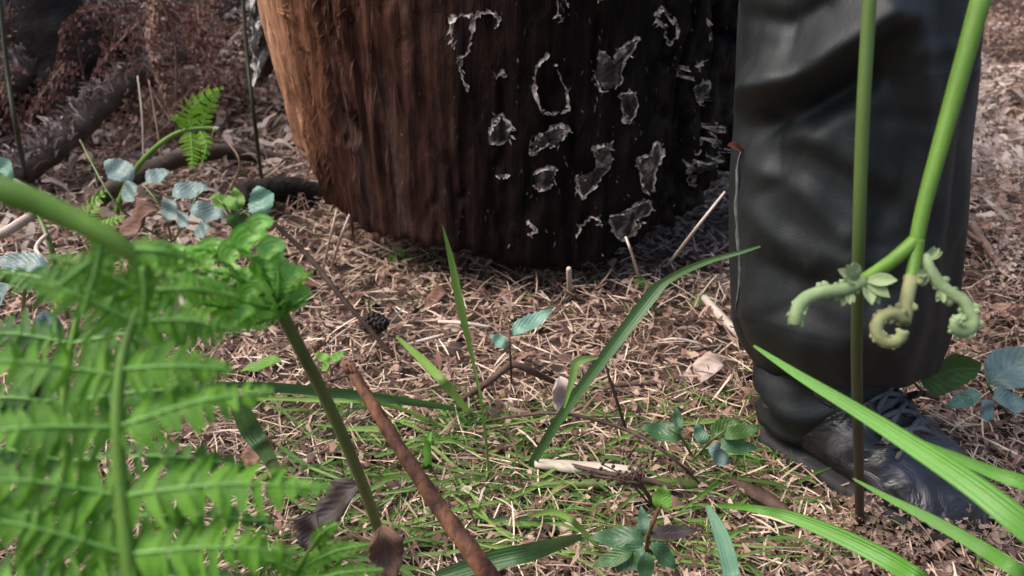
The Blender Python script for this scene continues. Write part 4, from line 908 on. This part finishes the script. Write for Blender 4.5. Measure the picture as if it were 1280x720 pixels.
# ---- lime fern tip behind, small sprigs
lb = G(142, 290); lf_ = empty('young_bracken', lb, 'lime green fern tip nodding on a curved pale stalk against the dark hollow', 'fern')
LD = dep(lb)-.02
sp6 = spline([lb, P(150, 250, LD), P(172, 208, LD-.02), P(205, 176, LD-.03), P(235, 162, LD-.03), P(268, 160, LD-.03)], 30)
mb = MB(); mb.tube(sp6, lerpl([.0050, .0048, .0044, .004, .0036, .0026], 30), 8); mb.build('stalk', M['stem'], lf_)
for i, (a, m_, b_, w_, n) in enumerate([((240, 162), (240, 135), (280, 108), 19, 11), ((252, 160), (262, 135), (274, 112), 12, 8), ((234, 164), (228, 152), (212, 144), 10, 6), ((238, 165), (240, 188), (240, 212), 17, 11), ((250, 164), (258, 182), (252, 204), 10, 7)]):
    leaflet('leaflet', [P(*a, LD-.03), P(*m_, LD-.04), P(*b_, LD-.05)], (C0-P(250, 160, LD)).normalized()+Vector((.3, 0, .3)), w_*LD/FPX, n, M['fern_lime'], lf_, lean=.35, droop=.1, spread=.75, jit=.2, rib=.001, seed=100+i)
mb = MB(); q = P(270, 161, LD-.035); mb.ball(q, (.006, .0045, .0045)); mb.ball(q+Vector((.004, -.003, .001)), .0035); mb.build('crozier', M['crozier'], lf_)
sg = G(118, 300); sf = empty('fern_sprig', sg, 'tiny bright fern sprig beside the foot of the curved pale stalk', 'fern')
mb = MB(); SD = dep(sg)-.02; mb.tube(spline([sg, P(110, 275, SD), P(122, 238, SD-.02)], 12), .0014, 6); mb.build('stalk', M['stem'], sf)
leaflet('leaflet', [P(108, 285, SD), P(112, 262, SD-.01), P(134, 236, SD-.03)], -CF+Vector((0, 0, .4)), 19*SD/FPX, 9, M['fern_lime'], sf, lean=.4, spread=.6, jit=.1, rib=.001, seed=120)
leaflet('leaflet', [P(120, 286, SD-.03), P(138, 278, SD-.04), P(156, 270, SD-.05)], -CF+Vector((0, 0, .4)), 12*SD/FPX, 7, M['fern_lime'], sf, lean=.4, spread=.6, jit=.1, rib=.001, seed=121)

# ---- grass blades
def blade(pts, wpx, mat, label, fold=.25, twist=0.0, n=26, group=None, name='long_grass', nrm=None):
    sp = spline(pts, n); ws = lerpl(wpx, n); mb = MB(); mb.blade(sp, [ws[i]*dep(sp[i])/FPX for i in range(n)], fold=fold, twist=twist, nrm=nrm)
    return tag(mb.build(name, M[mat], None, loc=sp[0]), label, 'grass blade', group, 'thing')
blade([G(652, 602), P(700, 522, .71), P(762, 438, .69), P(812, 372, .69), P(836, 349, .69), P(880, 328, .67), P(930, 314, .65), P(980, 298, .64)], [10, 12, 15, 17, 10, 8, 5, .6], 'grass_deep', 'long dark green blade bent towards the trouser leg at mid height', .4)
blade([G(613, 615), P(604, 520, .69), P(592, 455, .68), P(575, 380, .66), P(564, 325, .65), P(553, 281, .64)], [3.5, 3.5, 4, 11, 8, .6], 'grass_thin', 'slim upright blade rising to the trunk base', .5)
blade([P(942, 432, .50), P(1000, 470, .47), P(1070, 512, .44), P(1140, 556, .41), P(1215, 606, .38), P(1290, 664, .36), P(1420, 760, .355), P(1560, 860, .38), G(1700, 940)], [3, 13, 19, 26, 33, 40, 42, 36], 'grass', 'broad bright green blade sweeping across the boot from the right edge', .3)
blade([P(1135, 545, .43), P(1185, 567, .42), P(1240, 590, .41), P(1310, 617, .40), P(1420, 690, .42), G(1500, 780)], [2, 10, 16, 20, 22, 20], 'grass', 'shorter bright blade just above the broad one at the right edge', .3)
blade([P(1066, 598, .50), P(1110, 622, .48), P(1165, 650, .46), P(1225, 684, .44), P(1300, 732, .43), G(1380, 790)], [2, 8, 14, 18, 20, 18], 'grass', 'narrow green blade crossing the boot toe towards the bottom corner', .3)
blade([G(886, 632), P(930, 634, .62), P(985, 645, .60), P(1045, 668, .57), P(1110, 700, .54), P(1160, 732, .52), G(1220, 775)], [4, 8, 14, 20, 24, 24, 16], 'grass', 'arched green blade along the bottom below the boot', .35)
blade([P(884, 632, .62), P(898, 660, .60), P(908, 690, .58), P(916, 730, .56), G(920, 770)], [6, 17, 21, 21, 18], 'grass_blue', 'blue-green blade standing at the bottom edge left of the boot', .3)
blade([P(270, 480, .62), P(340, 484, .66), P(430, 492, .70), P(510, 502, .73), G(590, 514, .004)], [5, 12, 12, 10, 3], 'grass_deep', 'green blade lying level behind the olive stem', .5)
blade([G(290, 497, .01), P(400, 500, .73), P(480, 505, .73), G(548, 530, .01)], [3, 6, 6, 2], 'grass_thin', 'second thin blade just under the level green one', .4)
blade([G(360, 585, .01), G(430, 588, .016), G(520, 594, .014), G(600, 598, .008)], [6, 11, 10, 3], 'grass', 'bright blade lying flat left of the rust-brown stem', .4)
blade([G(495, 420, .02), P(530, 452, .78), P(560, 484, .74), G(590, 520, .01)], [3, 11, 12, 5], 'grass_thin', 'pale green blade leaning right below the pine cone', .4)
blade([P(545, 722, .55), P(610, 702, .55), P(670, 688, .56), G(735, 668, .01)], [14, 24, 22, 3], 'grass_deep', 'dark green blade behind the foot of the rust-brown stem', .4)
blade([P(296, 500, .48), P(312, 535, .5), P(335, 570, .52), G(350, 600)], [20, 26, 18, 8], 'grass_deep', 'dark broad blade under the big fern', .3)
blade([G(600, 648, .02), G(660, 652, .022), G(720, 660, .018), G(790, 668, .01)], [4, 12, 12, 3], 'grass_deep', 'level dark blade in the lower middle', .4)
blade([G(655, 648, .012), P(690, 640, .63), P(720, 655, .6), G(752, 690, .01)], [3, 8, 8, 3], 'grass_thin', 'curled thin blade in the lower middle', .4)
blade([G(536, 590, .0), P(534, 560, .68), P(538, 540, .68)], [9, 10, 4], 'grass', 'short stubby upright shoot right of the rust-brown stem', .4)
blade([P(705, 510, .66), P(715, 475, .66), P(722, 452, .66), P(748, 447, .66)], [2, 9, 12, 2], 'grass_thin', 'pale withered blade tip beside the wide bent one', .3)
st8 = MB(); st8.tube(spline([G(662, 607, .02), G(740, 605, .026), G(820, 605, .026), G(886, 608, .02)], 16), lerpl([.003, .0046, .0052, .005], 16), 8)
tag(st8.build('green_stalk', M['stem_olive'], None, loc=G(740, 605)), 'cut green stalk lying level left of the boot', 'plant stalk')
# dark green dead-straight stems at upper left
def gstem(pts, rad, label, mat='stem_darkgreen', cat='plant stem'):
    mb = MB(); sp = spline(pts, 20); mb.tube(sp, lerpl(rad, 20), 8); return tag(mb.build('weed_stalk', M[mat], None, loc=sp[0]), label, cat)
gstem([G(328, 232), P(318, 150, 1.3), P(308, 60, 1.28), P(300, -60, 1.25)], [.0034, .0032, .003, .0028], 'dark green upright stem left of the peeling bark')
gstem([G(36, 238), P(22, 170, 1.3), P(8, 80, 1.28), P(-6, -60, 1.25)], [.0040, .0038, .0034, .003], 'dark green stem rising at the far left edge')
gstem([P(-20, 340, .50), P(40, 352, .52), P(100, 350, .55), G(180, 372)], [.004, .004, .004, .003], 'grey-green stem lying behind the blurred fern at left', 'stem_olive')
gstem([G(85, 400), P(70, 330, .8), P(48, 268, .8)], [.003, .0028, .002], 'thin olive stalk leaning behind the thick green stem', 'stem_olive')
# scattered fine grass tufts
def in_green(px, py):
    return (px > 380 and px < 940 and py > 500) or (px > 940 and py > 640)
mb = MB(); rd = random.Random(33)
def tuft(mb, g, n, h, spread, w):
    for _ in range(n):
        a = rd.uniform(0, 6.28); hh = h*rd.uniform(.5, 1.1); dx = Vector((math.cos(a), math.sin(a), 0))*hh*spread*rd.uniform(.4, 1.4)
        b0 = g+Vector((rd.uniform(-.012, .012), rd.uniform(-.012, .012), 0)); ww = w*rd.uniform(.6, 1.3)
        mb.blade([b0, b0+dx*.35+Vector((0, 0, hh*.6)), b0+dx*.8+Vector((0, 0, hh*.85)), b0+dx*1.4+Vector((0, 0, hh*.7))], [ww, ww, ww*.7, ww*.1], fold=.3)
for i in range(280):
    px = rd.uniform(330, 980); py = 490+rd.random()**.8*220
    tuft(mb, G(px, py), rd.randrange(2, 6), rd.uniform(.015, .038), 1.3, .0016)
for i in range(190):     # long blades lying flattened on the litter
    px = rd.uniform(330, 960); py = 530+rd.random()*190; g = G(px, py); a = rd.gauss(0, .45)+(math.pi if rd.random() < .5 else 0); l = rd.uniform(.05, .13); d = Vector((math.cos(a), math.sin(a), 0))
    z = [rd.uniform(.012, .03) for _ in range(4)]; w0 = rd.uniform(.0018, .0042); q = [g+d*l*t+Vector((-d.y, d.x, 0))*l*.12*math.sin(t*3+px) for t in (0, .33, .67, 1)]
    q = [Vector((p.x, p.y, gzs(p.x, p.y)+z[k])) for k, p in enumerate(q)]; mb.blade(spline(q, 9), lerpl([w0*.7, w0, w0, w0*.1], 9), nrm=(rd.gauss(0, .4), -.5, 1), fold=.4)
for i in range(30):
    px = rd.uniform(950, 1300); py = rd.uniform(610, 730); tuft(mb, G(px, py), 3, .03, 1.2, .0016)
for i in range(26):
    px = rd.uniform(420, 920); py = rd.uniform(330, 420); tuft(mb, G(px, py), 3, .02, 1.0, .0015)
tag(mb.build('fine_grass', M['grass_thin'], None), 'fine short green grass growing through the needle litter', 'grass', kind='stuff')
for i, (px, py, lab) in enumerate(((570, 560, 'bright feathery green tuft just right of the rust-brown stem'), (600, 545, 'smaller bright green tuft behind the feathery one'))):
    mb = MB(); g = G(px, py); tuft(mb, g, 60, .034 if i == 0 else .026, .9, .0013); tag(mb.build('grass_tuft', M['grass'], None, loc=g), lab, 'grass tuft', None, 'thing')

# ---- leafy plants
def leafy(name, base, stem_pts, leaves, mat, label, stemr=.0016, smat='stem_olive', cat='plant', teeth=8, tooth=.12):
    """leaves: (px,py base)->(px,py tip), depth, width px, nrm"""
    t_ = empty(name, base, label, cat)
    mb = MB()
    for s in stem_pts: mb.tube(spline(s, 12), lerpl([stemr, stemr*.7], 12), 6)
    if stem_pts: mb.build('stem', M[smat], t_)
    for (a, b_, d, w_, *k) in leaves:
        p0 = P(*a, d) if len(a) == 2 else P(*a); p1 = P(*b_, d) if len(b_) == 2 else P(*b_); L = (p1-p0).length
        nr = Vector(k[0]) if k else (-CF+Vector((0, 0, .9)))
        mt = M[k[1]] if len(k) > 1 else M[mat]
        mb = MB(); mb.leaf(p0, p1-p0, nr, L, w_*d/FPX, teeth=teeth, tooth=tooth*1.5, droop=.35, fold=.3, wave=.35, n=22); mb.build('leaf', mt, t_)
    return t_
bd = 1.12
bb = G(215, 305)
leafy('bramble_plant', bb, [[bb, P(205, 265, bd), P(180, 232, bd)], [bb, P(235, 270, bd-.02), P(248, 240, bd-.03)], [bb, P(150, 260, bd), P(100, 175, bd+.05)]],
  [((166, 226), (127, 196), bd, 34), ((172, 232), (150, 252), bd-.02, 32), ((182, 226), (213, 212), bd, 26), ((215, 244), (262, 230), bd-.03, 30), ((218, 250), (205, 278), bd-.04, 30), ((238, 262), (285, 268), bd-.05, 30), ((235, 268), (222, 285), bd-.06, 26), ((262, 282), (240, 296), bd-.07, 24), ((160, 205), (130, 222), bd+.02, 26)],
  'bramble', 'bramble with dull blue-green toothed leaves before the dark hollow', .002)
b2_ = G(300, 300)
leafy('bramble_plant', b2_, [[b2_, P(300, 270, 1.06), P(318, 262, 1.05)], [b2_, P(285, 265, 1.06), P(272, 248, 1.05)]],
  [((334, 268), (318, 230), 1.04, 40, (-.2, -.8, .6), 'leaf_teal'), ((296, 262), (262, 240), 1.05, 26, (0, -.4, 1), 'leaf_lime'), ((300, 262), (292, 232), 1.06, 20, (0, -.4, 1), 'leaf_lime'), ((285, 268), (320, 292), 1.05, 30, (0, -.6, 1), 'leaf_dark')],
  'bramble', 'small bramble with one pale teal leaf left of the trunk base', .0018)
b3_ = G(30, 420)
leafy('bramble_plant', b3_, [[b3_, P(30, 370, .66), P(45, 330, .68)], [b3_, P(-20, 380, .64)]],
  [((60, 335), (-15, 318), .66, 34), ((20, 350), (-30, 385), .64, 40), ((70, 395), (35, 420), .66, 34), ((45, 395), (82, 418), .66, 28), ((0, 380), (-40, 360), .6, 30), ((30, 340), (-30, 345), .62, 24)],
  'bramble', 'grey-green bramble leaves half hidden behind the blurred fern at left', .002)
b4_ = G(5, 262)
leafy('bramble_plant', b4_, [[b4_, P(5, 232, 1.0)]], [((16, 226), (-12, 194), .98, 30, (0, -1, .4), 'leaf_teal'), ((6, 222), (-30, 225), .98, 22, (0, -1, .4), 'leaf_teal')], 'bramble', 'single rounded pale leaf at the left edge above the thick stem', .002, teeth=4, tooth=.03)
s1 = G(640, 488)
leafy('seedling', s1, [[s1, P(638, 450, .78), P(636, 405, .78)]], [((640, 418), (692, 382), .78, 26, (-.25, -.55, .8)), ((634, 432), (612, 418), .77, 18, (-.2, -.8, .6))], 'leaf_teal', 'seedling with one teal toothed leaf beside the bent dark twig', .0013, 'twig', teeth=8, tooth=.16)
s2_ = G(868, 575)
leafy('bramble_plant', s2_, [[s2_, P(850, 545, .70), P(835, 535, .70)], [s2_, P(890, 550, .7), P(912, 535, .7)]],
  [((852, 548), (800, 530), .70, 30, None or (0, -.5, 1)), ((848, 540), (846, 508), .71, 16, (0, -.9, .4)), ((885, 560), (915, 580), .69, 30, (0, -.5, 1), 'bramble'), ((890, 548), (925, 520), .70, 30, (0, -.5, 1), 'leaf_dark'), ((905, 548), (956, 528), .69, 22, (0, -.4, 1), 'leaf_dark'), ((900, 560), (950, 556), .69, 26, (0, -.4, 1)), ((880, 555), (870, 528), .71, 20, (0, -.7, .7), 'grass_blue')],
  'bramble_green', 'low clump of dark green leaves against the boot heel', .0014)
s3_ = G(808, 690)
leafy('woodland_herb', s3_, [[s3_, P(812, 665, .58), P(826, 630, .58)]],
  [((806, 676), (735, 668), .58, 30, (0, -.5, 1)), ((804, 682), (768, 716), .57, 32, (0, -.6, 1)), ((814, 680), (850, 712), .57, 24, (0, -.6, 1)), ((812, 670), (878, 658), .58, 20, (0, -.5, 1), 'darkleaf'), ((806, 668), (802, 632), .59, 16, (0, -.9, .4), 'grass_blue'), ((824, 636), (832, 606), .58, 26, (0, -.9, .4), 'leaf_lime'), ((790, 690), (738, 706), .57, 22, (0, -.5, 1), 'grass_deep'), ((808, 690), (806, 735), .56, 22, (0, -.6, 1))],
  'bramble_green', 'rosette of dark pointed green leaves at the bottom centre', .0018, 'rust', tooth=.03)
s4_ = G(1168, 500)
leafy('broad_leaf_plant', s4_, [[s4_, P(1150, 486, .74), P(1140, 474, .73)]], [((1148, 470), (1240, 462), .70, 56, (0, -1, .1))], 'leaf_dark', 'single rounded dark green leaf behind the trouser hem', .0016, teeth=14, tooth=.05)
s5_ = G(1262, 520)
leafy('bramble_plant', s5_, [[s5_, P(1240, 490, .8), P(1232, 470, .8)], [s5_, P(1290, 480, .8)]],
  [((1235, 480), (1300, 432), .80, 60, (0, -.6, 1)), ((1225, 492), (1182, 508), .78, 24, (0, -.5, 1), 'leaf_teal'), ((1240, 498), (1290, 505), .78, 40, (0, -.5, 1)), ((1228, 500), (1240, 530), .76, 26, (0, -.5, 1))], 'bramble', 'large pale grey-green leaves at the right edge behind the boot', .0016)
s6_ = G(330, 470)
leafy('seedling', s6_, [[s6_, P(322, 462, .66)]], [((352, 452), (295, 458), .64, 22, (0, -.2, 1))], 'leaf_lime', 'small lime leaf beside the big fern under the olive stem', .001, teeth=3, tooth=.02)
s7_ = G(415, 470)
leafy('seedling', s7_, [[s7_, P(412, 455, .82)]], [((412, 452), (392, 440), .82, 14, (0, -.5, 1)), ((414, 452), (430, 438), .82, 14, (0, -.5, 1)), ((412, 454), (400, 464), .81, 12, (0, -.5, 1))], 'leaf_lime', 'tiny green seedling left of the pine cone', .001, teeth=3, tooth=.04)
for i, (px, py, lab) in enumerate(((500, 330, 'small green sprout in the shade under the left of the trunk'), (800, 366, 'small lime sprout right of the pale stub'), (850, 268, 'green leaves behind the right rim of the trunk'), (880, 385, 'pale green sprout near the trouser hem'))):
    g = G(px, py); d = dep(g); leafy('seedling', g, [[g, P(px, py-12, d-.01)]], [((px, py-10), (px+18*math.cos(a), py-8-12*math.sin(a)), d-.015, 13, (0, -.5, 1)) for a in (0.2, 1.3, 2.4, 3.4)], 'leaf_lime' if i != 2 else 'leaf_dark', lab, .001, teeth=3, tooth=.03)

# ---- dead leaves
def dleaf(px, py, d, ang_, L, W, mat, label, nrm=(0, -.5, 1), curl=.9, wave=.6, name='dead_leaf', fold=.7):
    p = P(px, py, d) if d else G(px, py, .028); dd = dep(p); mb = MB(); dv = CX*math.cos(ang_)-CU*math.sin(ang_)
    mb.leaf(p, dv, nrm, L*dd/FPX, W*dd/FPX, teeth=5, tooth=.12, fold=fold, droop=curl, wave=wave, n=18); o = mb.build(name, M[mat], None, loc=p)
    so = o.modifiers.new('thick', 'SOLIDIFY'); so.thickness = .0008
    return tag(o, label, 'dead leaf')
dleaf(478, 655, .50, 1.45, 80, 46, 'deadleaf', 'curled brown dead leaf upright left of the rust-brown stem', nrm=(.3, -1, .2), curl=.2)
dleaf(345, 560, .56, 2.9, 62, 44, 'deadleaf', 'crumpled brown leaf showing between the fern leaflets')
dleaf(452, 606, .62, 2.5, 92, 44, 'darkleaf', 'blackened crumpled leaf behind the fern tip', curl=.4)
dleaf(395, 640, .60, 1.9, 60, 40, 'darkleaf', 'second blackened leaf lower behind the fern tip', curl=.6)
dleaf(200, 262, 1.0, 2.6, 70, 40, 'deadleaf', 'tan dead leaf under the bramble leaves', curl=.4)
dleaf(700, 470, .74, 1.45, 60, 30, 'deadfern_pale', 'pink-brown dead leaf standing beside the wide bent blade', nrm=(.2, -1, .3), curl=.3)
dleaf(730, 452, 0, .2, 44, 16, 'twig', 'dark sliver of bark behind the wide bent blade')
dleaf(560, 366, 0, 2.8, 42, 26, 'deadleaf', 'flat purple-brown leaf on the litter below the trunk')
dleaf(905, 455, 0, 2.9, 66, 34, 'deadfern_pale', 'pinkish curled leaf left of the trouser hem')
dleaf(20, 480, .5, .6, 60, 50, 'darkleaf', 'dark shrivelled leaf behind the fern at the left edge')
pl = min((r[ia] for r in trows), key=lambda q: abs(proj(q)[1]-182))
mb = MB(); mb.leaf(pl+Vector((-.014, -.004, .002)), (1, -.15, -.2), (0, -.6, .8), .017, .008, teeth=3, fold=.9, droop=.6)
tag(mb.build('dead_leaf', M['leaf_red'], None, loc=pl), 'small dark red leaf scrap stuck to the edge of the trousers', 'dead leaf')
# dry forb with tiny seed heads
fb = G(822, 640); t_ = empty('dry_forb', fb, 'dry dark branching weed with tiny seed heads beside the wood chip', 'dead weed'); mb = MB(); mh = MB(); rd = random.Random(8)
for tip in ((722, 592), (752, 580), (783, 572), (798, 584), (812, 566), (770, 604)):
    p1 = P(800+rd.uniform(-8, 8), 606, .655); tp = P(*tip, .655); mb.tube(spline([fb, p1, tp], 10), lerpl([.0012, .0006], 10), 5)
    for k in range(9):
        q = p1.lerp(tp, rd.uniform(.35, 1))+Vector((rd.uniform(-.004, .004), rd.uniform(-.003, .003), rd.uniform(-.004, .004))); mh.ball(q, (.0017, .0011, .0022), None, 6, 4)
mb.build('stem', M['twig'], t_); mh.build('seed_heads', M['twig'], t_)
